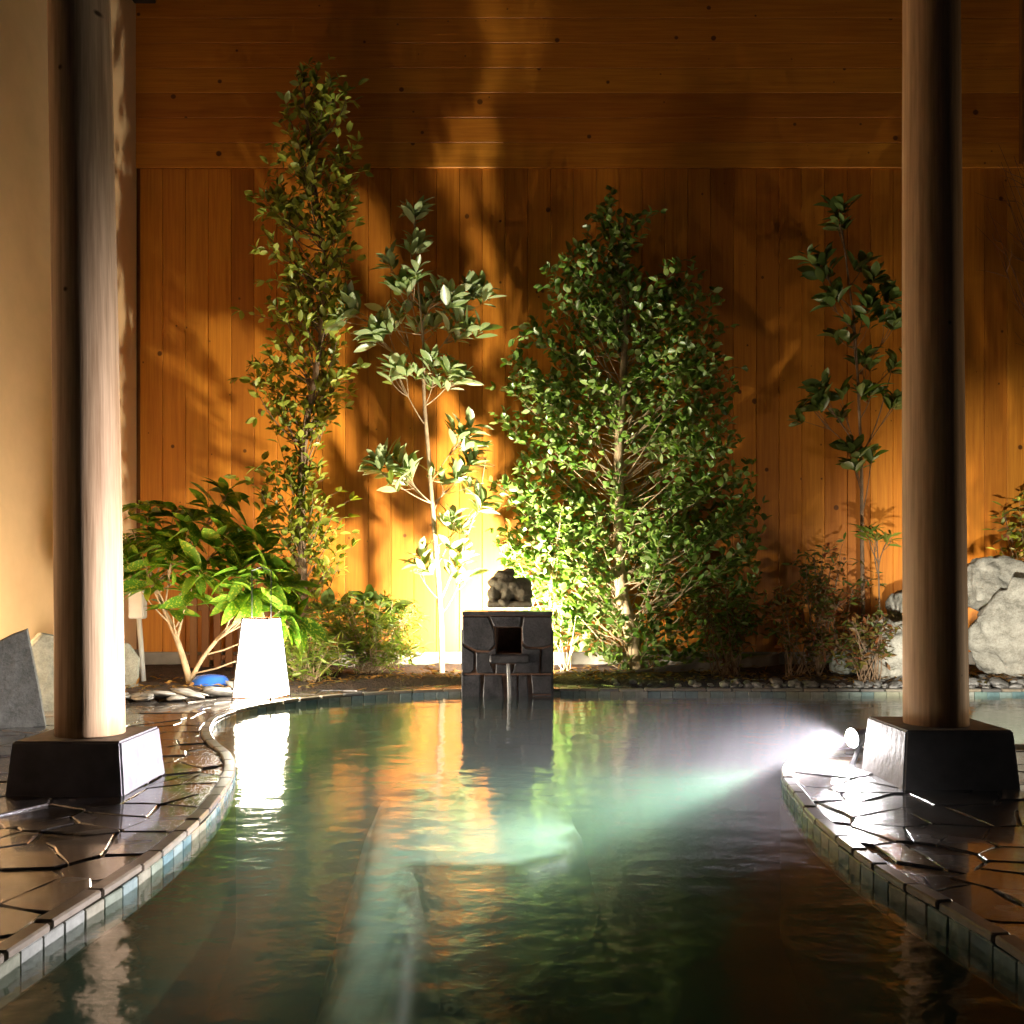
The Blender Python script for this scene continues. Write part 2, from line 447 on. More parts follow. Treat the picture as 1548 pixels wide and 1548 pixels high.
bm = bmesh.new(); mk = [p for p in offs(OUT, .03)]
extrude_poly(bm, list(reversed(mk)), POOL_D - .03, -.004)
b = MB('cloudy water'); b.n.remove(b.b)
pv = b.node('ShaderNodeVolumePrincipled'); pv.inputs['Color'].default_value = (.29, .50, .38, 1); pv.inputs['Density'].default_value = MURK
b.link(pv.outputs[0], b.out.inputs['Volume'])
murk = bm_obj('cloudy_water', bm, b.m, water); murk['kind'] = 'stuff'

# tiles around the rim: a face row and a top row, each tile its own object
rim = tag(bpy.data.objects.new('pool_rim', None), kind='structure'); C.objects.link(rim)
def tile_mesh(name, w, d, h, bev):
    b_ = bmesh.new(); add_box(b_, (0, 0, 0), (w, d, h), bev); me_ = bpy.data.meshes.new(name); b_.to_mesh(me_); b_.free(); return me_
tm = tile_mesh('edge_tile', .0975, .02, .105, .003); tm.materials.append(M['tile'])
cms = [tile_mesh('coping_strip', w, .05, .024, .005) for w in (.19, .15, .24)]
for c_ in cms: c_.materials.append(M['coping'])
pts = resample(OUT, .1)
for a, b in zip(pts[:-1], pts[1:]):
    m_ = (a + b) / 2
    if m_.y < .9 or m_.x > 4.8: continue
    t = (b - a).normalized(); nn = Vector((-t.y, t.x))
    if abs(m_.x) < .3 and m_.y > 7.7: continue
    o = link('edge_tile', tm, None, rim)
    o.location = (m_.x + nn.x * .012, m_.y + nn.y * .012, .018 + rng.uniform(-.002, .002))
    o.rotation_euler = (0, rng.uniform(-.012, .012), math.atan2(t.y, t.x) + rng.uniform(-.02, .02))
s = 0.0; acc = resample(OUT, .01); i = 0
while i < len(acc) - 30:
    k = rng.choice((0, 1, 1, 2)); w = (.19, .15, .24)[k]; st = int(w * 100) + 1
    if i + st >= len(acc): break
    a, b = acc[i], acc[i + st]; m_ = (a + b) / 2; i += st
    if m_.y < .9 or m_.x > 4.8 or (abs(m_.x) < .3 and m_.y > 7.7): continue
    t = (b - a).normalized(); nn = Vector((-t.y, t.x))
    o = link('coping_strip', cms[k], None, rim)
    o.location = (m_.x + nn.x * .028, m_.y + nn.y * .028, .082 + rng.uniform(-.002, .003)); o.rotation_euler = (rng.uniform(-.02, .02), rng.uniform(-.01, .01), math.atan2(t.y, t.x))

# ------------------------------------------------------------------ flagstones (irregular paving)
FRONT = [(-3.8, 7.25), (-2.7, 7.2), (-2.2, 7.5), (-1.8, 7.8), (-1.0, 8.2), (-.4, 8.42), (.4, 8.42), (1.0, 8.28), (1.8, 8.16), (2.5, 8.11), (4, 8.07), (8, 8.07)]
def front(x):
    return float(np.interp(x, [p[0] for p in FRONT], [p[1] for p in FRONT]))
paving = tag(bpy.data.objects.new('paving', None), kind='structure'); C.objects.link(paving)
def clip_half(poly, px, py, nx, ny):
    out = []
    for k in range(len(poly)):
        a = poly[k]; b = poly[(k + 1) % len(poly)]
        da = (a[0] - px) * nx + (a[1] - py) * ny; db = (b[0] - px) * nx + (b[1] - py) * ny
        if da <= 0: out.append(a)
        if (da < 0) != (db < 0) and abs(da - db) > 1e-12:
            t = da / (da - db); out.append((a[0] + (b[0] - a[0]) * t, a[1] + (b[1] - a[1]) * t))
    return out
sites = []
r2 = random.Random(3)
gx = -3.6
CELL = .195
ys = np.arange(1.3, 9.3, CELL)
for jx in range(int(9.6 / CELL)):
    for jy, y in enumerate(ys):
        x = -3.6 + jx * CELL + (CELL / 2 if jy % 2 else 0)
        sites.append((x + r2.uniform(-.13, .13), y + r2.uniform(-.13, .13)))
sites = [q_ for q_ in sites if r2.random() > .24]
SA = np.array(sites)
n_flag = 0; rest_bm = bmesh.new()
for (sx, sy) in sorted(sites, key=lambda q_: q_[1]):
    if sy > front(sx) + .12: continue
    q, dist, _ = nearest_pool(sx, sy)
    ins = inside_pool(sx, sy)
    if ins and dist > .10: continue
    if sy < 3.2 and (sx < -2.6 or sx > 3.3): continue
    poly = [(sx - .6, sy - .6), (sx + .6, sy - .6), (sx + .6, sy + .6), (sx - .6, sy + .6)]
    for k in np.argsort((SA[:, 0] - sx) ** 2 + (SA[:, 1] - sy) ** 2)[1:14]:
        ox, oy = SA[k]; dx, dy = ox - sx, oy - sy; L = math.hypot(dx, dy)
        poly = clip_half(poly, sx + dx * .5 - dx / L * .004, sy + dy * .5 - dy / L * .004, dx / L, dy / L)
        if len(poly) < 3: break
    if len(poly) < 3: continue
    dens = []
    for k in range(len(poly)):
        a = Vector(poly[k]); b = Vector(poly[(k + 1) % len(poly)]); m_ = max(1, int((b - a).length / .07))
        for t in range(m_): dens.append(a + (b - a) * (t / m_))
    pl = []
    for p in dens:
        q, dist, tg = nearest_pool(p.x, p.y); ins = inside_pool(p.x, p.y)
        sd = -dist if ins else dist
        if sd < .062:
            nn = Vector((-tg[1], tg[0])); p = Vector((q[0], q[1])) + nn * .062
        p = p + Vector((r2.uniform(-.006, .006), r2.uniform(-.006, .006)))
        if not pl or (Vector(pl[-1]) - p).length > .012: pl.append((p.x, p.y))
    if len(pl) > 2 and (Vector(pl[-1]) - Vector(pl[0])).length < .012: pl.pop()
    if len(pl) < 4: continue
    ar = sum(pl[k - 1][0] * pl[k][1] - pl[k][0] * pl[k - 1][1] for k in range(len(pl))) / 2
    if abs(ar) < .012: continue
    if ar < 0: pl.reverse()
    cx = sum(p[0] for p in pl) / len(pl); cyy = sum(p[1] for p in pl) / len(pl)
    if abs(cx) / cyy > .60 or n_flag >= 298:
        extrude_poly(rest_bm, pl, PAVE_Z - .05, PAVE_Z + r2.uniform(-.004, .003), .004); continue
    n_flag += 1
    bm = bmesh.new(); extrude_poly(bm, [(p[0] - cx, p[1] - cyy) for p in pl], -.05, 0, .004)
    o = bm_obj('flagstone', bm, M['slate'], paving)
    o.location = (cx, cyy, PAVE_Z + r2.uniform(-.005, .004)); o.rotation_euler = (r2.uniform(-.012, .012), r2.uniform(-.012, .012), 0)

fo = bm_obj('flagstones_beyond', rest_bm, M['slate'], paving); fo['kind'] = 'stuff'; print('flagstones', n_flag)

# ------------------------------------------------------------------ garden bed
bm = bmesh.new(); NX, NY = 130, 40; grid = []
for i in range(NX):
    x = -3.78 + i / (NX - 1) * 11.5; row = []
    f = front(x)
    for j in range(NY):
        t = j / (NY - 1); y = f + t * (10.02 - f)
        z = .125 + .03 * mnoise.noise((x * 2.2, y * 2.2, 0)) + .014 * mnoise.noise((x * 9, y * 9, 3))
        z = z * min(1, t * 9 + .35)
        row.append(bm.verts.new((x, y + .04 * mnoise.noise((x * 4, 0, 7)) * (1 - t), z)))
    grid.append(row)
for i in range(NX - 1):
    for j in range(NY - 1): bm.faces.new((grid[i][j], grid[i + 1][j], grid[i + 1][j + 1], grid[i][j + 1]))
bed = bm_obj('garden_bed', bm, M['soil'], smooth=True); tag(bed, kind='structure')
BEDZ = .125

# ------------------------------------------------------------------ back wall
WY = 10.0
wall = thing('wooden_wall', 'tall orange cedar plank wall behind the garden, vertical boards below horizontal boards', 'wall', (0, WY, 0))
def plank_mesh(w, t, L, name):
    b_ = bmesh.new(); add_box(b_, (0, 0, 0), (w, t, L), .0035); me_ = bpy.data.meshes.new(name); b_.to_mesh(me_); b_.free(); return me_
PW = .23; z0, z1 = .25, 5.12
vm = plank_mesh(PW - .003, .03, z1 - z0, 'plank'); vm.materials.append(M['cedar'])
bm = bmesh.new(); add_box(bm, (1.7, .075, 3.9), (11.2, .08, 7.6)); bm_obj('backing', bm, M['cedar_frame'], wall)
for k in range(48):
    o = link('plank', vm, None, wall); o.location = (-3.75 + (k + .5) * PW, .015 + rng.uniform(-.0025, .0025), (z0 + z1) / 2)
HB = .25
hm = plank_mesh(HB - .004, .03, 11.1, 'horizontal_plank'); hm.materials.append(M['cedar'])
for k in range(10):
    o = link('plank', hm, None, wall); o.location = (1.72, -.012 + rng.uniform(-.002, .002), z1 + (k + .5) * HB); o.rotation_euler = (0, R(90), 0)
bm = bmesh.new(); add_box(bm, (1.7, .01, .12), (11.1, .07, .262), .008); bm_obj('footing', bm, M['footing'], wall)
bm = bmesh.new(); add_box(bm, (5.16, -.06, 6.45), (.14, .06, 2.6), .006); bm_obj('batten', bm, M['cedar_frame'], wall)

# left stucco wall
swl = thing('stucco_wall', 'cream stucco side wall behind the left log post', 'wall', (-3.8, 7, 0))
bm = bmesh.new(); add_box(bm, (-.08, -.4, 3.5), (.2, 6.8, 7.0), .01); bm_obj('rendered_face', bm, M['stucco'], swl)
bm = bmesh.new(); add_box(bm, (.03, 0, .14), (.05, 5.9, .28), .006); bm_obj('plinth', bm, M['footing'], swl)
ev = thing('roof_eave', 'dark eave board over the stucco wall', 'eave', (-3.66, 7.0, 6.72))
bm = bmesh.new(); add_box(bm, (0, 0, .12), (.22, 5.8, .24), .01); bm_obj('fascia', bm, M['eave'], ev)
bm = bmesh.new(); add_box(bm, (-.1, 0, .27), (.9, 5.8, .05), .006); bm_obj('soffit', bm, M['eave'], ev)

# ------------------------------------------------------------------ posts and their footings
def pillar(bx, by, bw, bh, tx, r0, r1, ztop, seed, lab_b, lab_p):
    """bx: left edge at the bottom, by: front edge"""
    cx, cyy = bx + bw / 2, by + bw / 2
    t = thing('post_footing', lab_b, 'footing', (cx, cyy, .06), 'concrete footings of the log posts')
    bm = bmesh.new(); w0, w1 = bw / 2, bw / 2 - .022; h = bh + .02
    lo = [bm.verts.new((sx * w0, sy * w0, 0)) for sx, sy in ((-1, -1), (1, -1), (1, 1), (-1, 1))]
    hi = [bm.verts.new((sx * w1, sy * w1, h)) for sx, sy in ((-1, -1), (1, -1), (1, 1), (-1, 1))]
    bm.faces.new(list(reversed(lo))); bm.faces.new(hi)
    for k in range(4): bm.faces.new((lo[k], lo[(k + 1) % 4], hi[(k + 1) % 4], hi[k]))
    bmesh.ops.bevel(bm, geom=list(bm.edges), offset=.008, segments=2, affect='EDGES')
    bm_obj('block', bm, M['concrete'], t)
    p = thing('log_post', lab_p, 'post', (cx, cyy, .06 + h - .003), 'log posts flanking the bath')
    bm = bmesh.new(); rr = random.Random(seed); N = 28; rows = 40; rings = []
    ph = [rr.uniform(0, 6.28) for _ in range(4)]
    for i in range(rows):
        f = i / (rows - 1); z = f * ztop; ctrx = (tx - cx) * f + .012 * math.sin(2.2 * f + ph[0]); cty = .01 * math.sin(3 * f + ph[1])
        r = r0 + (r1 - r0) * f
        ring_ = []
        for k in range(N):
            a = 2 * math.pi * k / N
            q = r * (1 + .012 * math.sin(3 * a + ph[2] + f) + .01 * mnoise.noise((math.cos(a) * 2, math.sin(a) * 2, z * 1.5 + seed)))
            ring_.append(bm.verts.new((ctrx + q * math.cos(a), cty + q * math.sin(a), z)))
        rings.append(ring_)
    for a_, b_ in zip(rings[:-1], rings[1:]):
        for k in range(N): bm.faces.new((a_[k], a_[(k + 1) % N], b_[(k + 1) % N], b_[k]))
    bm.faces.new(list(reversed(rings[0]))); bm.faces.new(rings[-1])
    o = bm_obj('shaft', bm, M['post'], p, smooth=True)
    return t, p
pillar(-2.025, 3.95, .48, .215, -1.86, .139, .119, 4.2, 1,
       'concrete footing block with bright lavender lit side under the left log post',
       'peeled log post in front of the cream stucco wall, glaring white on one side')
pillar(1.607, 4.08, .49, .24, 1.835, .134, .112, 4.2, 5,
       'concrete footing block beside the glaring floodlight, under the brown log post',
       'brown log post standing in front of the pale boulders')

# ------------------------------------------------------------------ paper lantern
LX, LY = -1.83, 7.25
def frustum(bm, w0, w1, z0, z1, rotz=0.0):
    lo = []; hi = []
    for sx, sy in ((-1, -1), (1, -1), (1, 1), (-1, 1)):
        lo.append(Vector((sx * w0, sy * w0, z0))); hi.append(Vector((sx * w1, sy * w1, z1)))
    m_ = Matrix.Rotation(rotz, 3, 'Z'); lo = [m_ @ v for v in lo]; hi = [m_ @ v for v in hi]
    return lo, hi
def paper_lantern(label, loc, paper, rz):
    lan = thing('paper_lantern', label, 'lantern', loc)
    lo, hi = frustum(None, .150, .098, .03, .60, rz)
    for k in range(4):
        bm = bmesh.new(); vs4 = [bm.verts.new(v) for v in (lo[k], lo[(k + 1) % 4], hi[(k + 1) % 4], hi[k])]; bm.faces.new(vs4)
        bm_obj('paper_panel', bm, paper, lan)
        bm = bmesh.new(); add_tube(bm, [lo[k] * 1.015 - Vector((0, 0, .03)), hi[k] * 1.015], .007, 6); bm_obj('corner_rod', bm, M['black_metal'], lan)
    for nm, c4 in (('top_rim', hi), ('bottom_rim', lo)):
        bm = bmesh.new()
        for k in range(4): add_tube(bm, [c4[k], c4[(k + 1) % 4]], .007, 6)
        bm_obj(nm, bm, M['cedar_frame'], lan)
    bm = bmesh.new(); hx = .07
    add_tube(bm, [(-hx, 0, .6), (-hx, 0, .95)], .004, 5); add_tube(bm, [(hx, 0, .6), (hx, 0, .95)], .004, 5); add_tube(bm, [(-hx, 0, .95), (0, 0, .975), (hx, 0, .95)], .004, 5)
    add_tube(bm, [(-.105, 0, .6), (.105, 0, .6)], .005, 5)
    bm_obj('carrying_handle', bm, M['black_metal'], lan)
M['lantern'] = mat_emit('lantern paper', (1, .89, .72), LANTERN_E)
M['lantern_fill'] = mat_emit('fill lantern paper', (1, .78, .52), SIDE_FILL_E)
M['lantern_assumed'] = mat_emit('assumed lantern paper', (1, .66, .36), ASSUMED_LANTERN_E)
paper_lantern('glowing white tapered lantern standing on the pool rim', (LX, LY, PAVE_Z), M['lantern'], R(-14))
paper_lantern('assumed amber lantern, out of view at the foot of the stucco wall behind the large leaning slab', (-3.46, 6.28, PAVE_Z), M['lantern_assumed'], R(10))  # unseen lantern, assumed and added to warm the stucco wall and both posts
paper_lantern('added fill lantern, out of view on the paving past the brown log post', (4.35, 4.75, PAVE_Z), M['lantern_fill'], R(-8))  # unseen lantern added to brighten the dark half of the right post

# ------------------------------------------------------------------ fountain
FY = 7.85
ft = thing('stone_fountain', 'black granite fountain block with square spout hole at the pool end', 'fountain', (-.042, FY, -.55))
fx = lambda zx: (660 + zx / 6.45 - 766) / FPX * FY           # zoomed-detail pixel -> local x
fz = lambda zy: CAMZ - (840 + zy / 6.45 - HY) / FPX * FY + .55
bm = bmesh.new()
xl, xr = fx(258), fx(1124); zt = fz(572); hx0, hx1, hz0, hz1 = fx(582), fx(828), fz(955), fz(700)
for (a, b, c, d) in ((xl, hx0, 0, zt), (hx1, xr, 0, zt), (hx0, hx1, 0, hz0), (hx0, hx1, hz1, zt)):
    add_box(bm, ((a + b) / 2, .25, (c + d) / 2), (b - a, .44, d - c))
add_box(bm, ((hx0 + hx1) / 2, .44, (hz0 + hz1) / 2), (hx1 - hx0, .05, hz1 - hz0))
bm_obj('core', bm, M['joint'], ft)
bm = bmesh.new(); add_box(bm, ((xl + xr) / 2, .235, zt + .006), (xr - xl + .012, .49, .03), .004); bm_obj('cap_slab', bm, M['black_granite'], ft)
polys = [
    [(250, 592), (500, 592), (560, 720), (575, 870), (520, 930), (395, 925), (300, 885), (250, 855)],
    [(515, 592), (835, 592), (818, 695), (578, 695), (555, 690)],
    [(850, 592), (1130, 592), (1130, 870), (1040, 895), (880, 890), (835, 840), (832, 700)],
    [(250, 875), (300, 905), (365, 940), (365, 1120), (330, 1150), (250, 1150)],
    [(382, 945), (510, 945), (580, 890), (582, 960), (540, 975), (520, 1050), (560, 1150), (400, 1150), (382, 1120)],
    [(832, 860), (870, 905), (1010, 910), (1000, 1150), (740, 1150), (760, 1060), (905, 1050), (905, 950), (832, 950)],
    [(1025, 910), (1130, 885), (1130, 1150), (1015, 1150)],
    [(250, 1165), (330, 1165), (425, 1160), (430, 1340), (400, 1500), (250, 1500)],
    [(465, 1165), (640, 1165), (655, 1330), (660, 1500), (440, 1500), (450, 1340)],
    [(720, 1165), (780, 1165), (785, 1500), (735, 1500)],
    [(800, 1165), (880, 1165), (895, 1340), (900, 1500), (800, 1500)],
    [(920, 1165), (1130, 1165), (1130, 1350), (935, 1350)],
    [(935, 1365), (1130, 1365), (1130, 1500), (920, 1500)],
    [(575, 1060), (660, 1060), (700, 1075), (725, 1060), (735, 1150), (575, 1150)],
]
for i, pl in enumerate(polys):
    q = [(fx(a), fz(b)) for a, b in pl]
    ar = sum(q[k - 1][0] * q[k][1] - q[k][0] * q[k - 1][1] for k in range(len(q)))
    if ar < 0: q.reverse()
    cx = sum(p[0] for p in q) / len(q); cz = sum(p[1] for p in q) / len(q)
    q = [(cx + (p[0] - cx) * .985, cz + (p[1] - cz) * .985) for p in q]
    bm = bmesh.new(); extrude_poly(bm, [(p[0] - cx, p[1] - cz) for p in q], -.03, .018 + .006 * ((i * 7) % 3), .008)
    o = bm_obj('stone', bm, M['black_granite'], ft); o.location = (cx, .03, cz); o.rotation_euler = (R(90), 0, 0)
for sx, xx in ((-1, xl), (1, xr)):
    for k in range(3):
        bm = bmesh.new(); add_box(bm, (xx + sx * .004, .25, .3 + .33 * k), (.02, .46, .32), .006); bm_obj('side_stone', bm, M['black_granite'], ft)
bm = bmesh.new(); add_box(bm, ((fx(520) + fx(905)) / 2, -.02, (fz(960) + fz(1045)) / 2), (fx(905) - fx(520), .13, fz(960) - fz(1045)), .012); bm_obj('spout_lip', bm, M['black_granite'], ft)
bm = bmesh.new()
zs = [fz(1045), fz(1100), fz(1200), fz(1330), .548]
for off, r in ((fx(690), .009), (fx(705), .006)):
    add_tube(bm, [(off + .004 * k, -.086 - .006 * k, z) for k, z in enumerate(zs)], [r * .6, r, r * 1.1, r * 1.2, r * 1.5], 8)
b_ = MB('falling water'); b_.set(Base_Color=(.75, .78, .8), Roughness=.15, Alpha=.65, Specular_IOR_Level=.8); M['stream'] = b_.m
bm_obj('water_stream', bm, M['stream'], ft, smooth=True)

# frog carved of stone
def remeshed(name, balls, mat, voxel, disp=0.0, dscale=8.0, seed=0):
    bm = bmesh.new()
    for (c, r) in balls:
        v = bmesh.ops.create_icosphere(bm, subdivisions=3, radius=1.0)['verts']
        bmesh.ops.scale(bm, vec=r, verts=v); bmesh.ops.translate(bm, vec=c, verts=v)
    me_ = bpy.data.meshes.new('tmp'); bm.to_mesh(me_); bm.free()
    o = bpy.data.objects.new('tmp', me_); C.objects.link(o)
    md = o.modifiers.new('r', 'REMESH'); md.mode = 'VOXEL'; md.voxel_size = voxel
    sm = o.modifiers.new('s', 'SMOOTH'); sm.iterations = 3; sm.factor = .5
    dg = bpy.context.evaluated_depsgraph_get()
    res = bpy.data.meshes.new_from_object(o.evaluated_get(dg)); bpy.data.objects.remove(o); bpy.data.meshes.remove(me_)
    res.name = name
    if disp:
        bm = bmesh.new(); bm.from_mesh(res); bm.normal_update()
        for v in bm.verts: v.co += v.normal * disp * mnoise.fractal(v.co * dscale + Vector((seed, 0, 0)), 1.0, 2.0, 4)
        bm.to_mesh(res); bm.free()
    res.polygons.foreach_set('use_smooth', [True] * len(res.polygons))
    res.materials.clear(); res.materials.append(mat)
    return res
frog = thing('stone_frog', 'mossy carved stone frog sitting on top of the fountain', 'statue', (-.03, FY + .2, .756))
fb = [((.03, .0, .13), (.155, .12, .10)), ((.10, .02, .15), (.085, .10, .085)), ((-.05, -.02, .17), (.10, .10, .08)), ((-.03, -.03, .235), (.075, .075, .05)),
      ((-.075, -.05, .25), (.036, .035, .034)), ((.015, -.04, .272), (.042, .04, .036)), ((-.10, -.03, .19), (.06, .07, .06)),
      ((-.12, -.07, .08), (.045, .045, .08)), ((-.02, -.10, .07), (.035, .04, .075)), ((-.03, -.13, .03), (.05, .045, .025)), ((-.13, -.11, .03), (.05, .04, .025)),
      ((.11, -.06, .08), (.07, .07, .075)), ((.14, -.09, .03), (.05, .06, .028)), ((.15, .0, .10), (.05, .08, .07))]
link('body', remeshed('body', fb, M['frog_stone'], .012, .018, 14), None, frog)
bm = bmesh.new(); add_box(bm, (.012, -.005, .012), (.36, .30, .05), .012); bm_obj('plinth', bm, M['frog_stone'], frog)

# ------------------------------------------------------------------ boulders, slabs, pebbles
def boulder(name, loc, size, seed, label, cat, mat, group=None, cuts=7):
    bm = bmesh.new(); bmesh.ops.create_icosphere(bm, subdivisions=5, radius=1.0)
    rr = random.Random(seed)
    planes = []
    for _ in range(cuts):
        d = Vector((rr.gauss(0, 1), rr.gauss(0, 1), rr.gauss(0, .8))).normalized(); planes.append((d, rr.uniform(.62, .86)))
    for v in bm.verts:
        for d, h in planes:
            k = v.co.dot(d)
            if k > h: v.co -= d * (k - h) * .9
        nn = v.co.normalized()
        q = mnoise.fractal(v.co * 1.6 + Vector((seed, 0, 0)), 1, 2, 5) * .13 + mnoise.fractal(v.co * Vector((6, 6, 3)) + Vector((seed, 3, 0)), .7, 2, 5) * .03
        rdg = 1 - abs(mnoise.noise(v.co * Vector((3, 3, 1.2)) + Vector((0, seed, 0))))
        v.co += nn * (q - .09 * rdg ** 6)
        v.co = Vector((v.co.x * size[0], v.co.y * size[1], v.co.z * size[2]))
    o = bm_obj(name, bm, mat, smooth=True); o.location = loc
    return tag(o, label, cat, group)
G = 'pale boulders behind the right post'
boulder('boulder', P(1568, 955, 8.6), (.66, .45, .50), 11, 'large pale upright boulder to the right of the brown log post', 'rock', M['boulder'])
boulder('boulder', P(1505, 885, 8.95), (.36, .35, .26), 23, 'dark-topped boulder lying on the large pale boulder', 'rock', M['boulder'])
boulder('boulder', P(1372, 985, 8.6), (.36, .36, .37), 31, 'squat beige boulder half hidden behind the brown log post', 'rock', M['boulder'])
boulder('boulder', P(1395, 940, 9.3), (.42, .3, .32), 43, 'dark boulder in shade behind the squat beige boulder', 'rock', M['boulder'])
boulder('boulder', P(1278, 1005, 8.9), (.13, .15, .16), 57, 'small dark upright stone among the reddish shrubs', 'rock', M['slab'])

def slab(loc, poly, th, rz, tilt, label):
    bm = bmesh.new()
    q = poly if sum(poly[k - 1][0] * poly[k][1] - poly[k][0] * poly[k - 1][1] for k in range(len(poly))) > 0 else list(reversed(poly))
    extrude_poly(bm, q, 0, th, .012)
    bmesh.ops.rotate(bm, verts=bm.verts, matrix=Matrix.Rotation(R(90), 3, 'X'), cent=(0, 0, 0))
    o = bm_obj('stone_slab', bm, M['slab']); o.location = loc; o.rotation_euler = (tilt, 0, rz)
    return tag(o, label, 'stone slab', 'upright slabs along the stucco wall')
slab((-3.12, 5.85, .06), [(-.38, 0), (.34, 0), (.31, .2), (.24, .60), (.16, .57), (.05, .51), (-.12, .45), (-.3, .40)], .07, R(28), R(-6), 'large leaning grey slab against the stucco wall, left of the post')
slab((-3.14, 6.72, .06), [(-.3, 0), (.3, 0), (.3, .3), (.22, .48), (-.05, .54), (-.26, .32)], .07, R(48), R(-5), 'grey slab half hidden behind the white-lit log post')
slab((-3.16, 7.75, .06), [(-.22, 0), (.22, 0), (.24, .28), (.16, .40), (-.05, .44), (-.24, .34)], .07, R(20), R(-6), 'rounded grey slab beside the white drain pipe')

pm = []
for k in range(5):
    bm = bmesh.new(); bmesh.ops.create_icosphere(bm, subdivisions=2, radius=1.0)
    for v in bm.verts: v.co *= 1 + .42 * mnoise.noise(v.co * 1.3 + Vector((k * 9, 0, 0)))
    me_ = bpy.data.meshes.new('pebble'); bm.to_mesh(me_); bm.free(); me_.polygons.foreach_set('use_smooth', [True] * len(me_.polygons)); me_.materials.append(M['pebble']); pm.append(me_)
r3 = random.Random(21)
def pebble(x, y, s, label, group):
    o = link('pebble', r3.choice(pm)); o.location = (x, y, PAVE_Z + s * .42 + r3.uniform(0, .015))
    o.scale = (s * r3.uniform(.9, 1.4), s * r3.uniform(.8, 1.1), s * r3.uniform(.5, .75)); o.rotation_euler = (r3.uniform(-.3, .3), r3.uniform(-.3, .3), r3.uniform(0, 6.3))
    tag(o, label, 'pebble', group)
placed = []
def scatter(n, xr, yr, sr, label, group, tries=4000):
    c = 0
    for _ in range(tries):
        if c >= n: break
        x = r3.uniform(*xr); y = front(x) + r3.uniform(*yr); s = r3.uniform(*sr)
        if all((x - a) ** 2 + (y - b) ** 2 > ((s + q) * .95) ** 2 for a, b, q in placed):
            placed.append((x, y, s)); pebble(x, y, s, label, group); c += 1
scatter(110, (3.2, 5.2), (-.07, .42), (.025, .08), 'rounded grey pebble in the heap at the foot of the pale boulders', 'pebbles heaped under the boulders')
scatter(130, (1.75, 3.2), (-.06, .26), (.015, .055), 'small grey pebble in the row edging the soil by the reddish shrubs', 'pebbles edging the dark soil')
scatter(10, (.7, 1.75), (-.05, .10), (.02, .035), 'tiny scattered pebble on the bed edge below the big bush', 'pebbles below the big bush')
rubble = []
for k in range(26):
    x = r3.uniform(-3.0, -2.05); y = front(x) + r3.uniform(-.12, .10)
    o = link('flat_stone', r3.choice(pm)); s = r3.uniform(.05, .13); o.scale = (s * 1.2, s * .8, s * .22); o.location = (x, y, PAVE_Z + .025 + r3.uniform(0, .02)); o.rotation_euler = (r3.uniform(-.25, .25), r3.uniform(-.25, .25), r3.uniform(0, 6.3))
    tag(o, 'flat pale stone edging the soil between post and lantern', 'stone', 'flat stones edging the left bed')

# kerb under the big bush
a = P(885, 1024, 8.72); b = P(1175, 990, 9.82); d = b - a
kb = bmesh.new(); add_box(kb, (0, 0, -.05), (d.length, .06, .13), .008); ko = bm_obj('concrete_kerb', kb, M['footing']); ko.location = (a + b) / 2; ko.rotation_euler = (0, -math.asin(d.z / d.length), math.atan2(d.y, d.x))
tag(ko, 'thin pale kerb running back to the wall under the big bush', 'kerb')

# drain pipe, slatted screen, blue basin
dp = thing('drain_pipe', 'thin white pipe with a square box on top at the wall corner', 'pipe', (-3.12, 8.35, .1))
bm = bmesh.new(); add_tube(bm, [(.02, 0, 0), (-.02, 0, .56)], .022, 10); bm_obj('pipe', bm, M['white_plastic'], dp, smooth=True)
bm = bmesh.new(); add_box(bm, (-.03, 0, .66), (.13, .1, .24), .012); bm_obj('junction_box', bm, M['white_plastic'], dp)
sc_ = thing('slatted_screen', 'low dark slatted screen behind the variegated shrub', 'screen', (-2.8, 9.6, .1))
for k in range(9):
    bm = bmesh.new(); add_box(bm, (-.28 + k * .115, 0, .36), (.07, .03, .72), .004); bm_obj('slat', bm, M['cedar_frame'], sc_)
for zz in (.12, .6):
    bm = bmesh.new(); add_box(bm, (.18, .03, zz), (1.06, .025, .05), .004); bm_obj('rail', bm, M['cedar_frame'], sc_)
bs = thing('blue_basin', 'glossy blue plastic basin lying upside down on the soil by the lantern', 'basin', P(318, 1040, 7.9))
bs.location.z = .13
bm = bmesh.new(); prof = [(.15, 0), (.165, .012), (.15, .02), (.135, .045), (.11, .07), (.05, .082), (0.001, .084)]
rings = [[bm.verts.new((r * math.cos(2 * math.pi * k / 24), r * math.sin(2 * math.pi * k / 24), z)) for k in range(24)] for r, z in prof]
for u, w in zip(rings[:-1], rings[1:]):
    for k in range(24): bm.faces.new((u[k], u[(k + 1) % 24], w[(k + 1) % 24], w[k]))
bm_obj('bowl', bm, M['blue'], bs, smooth=True)

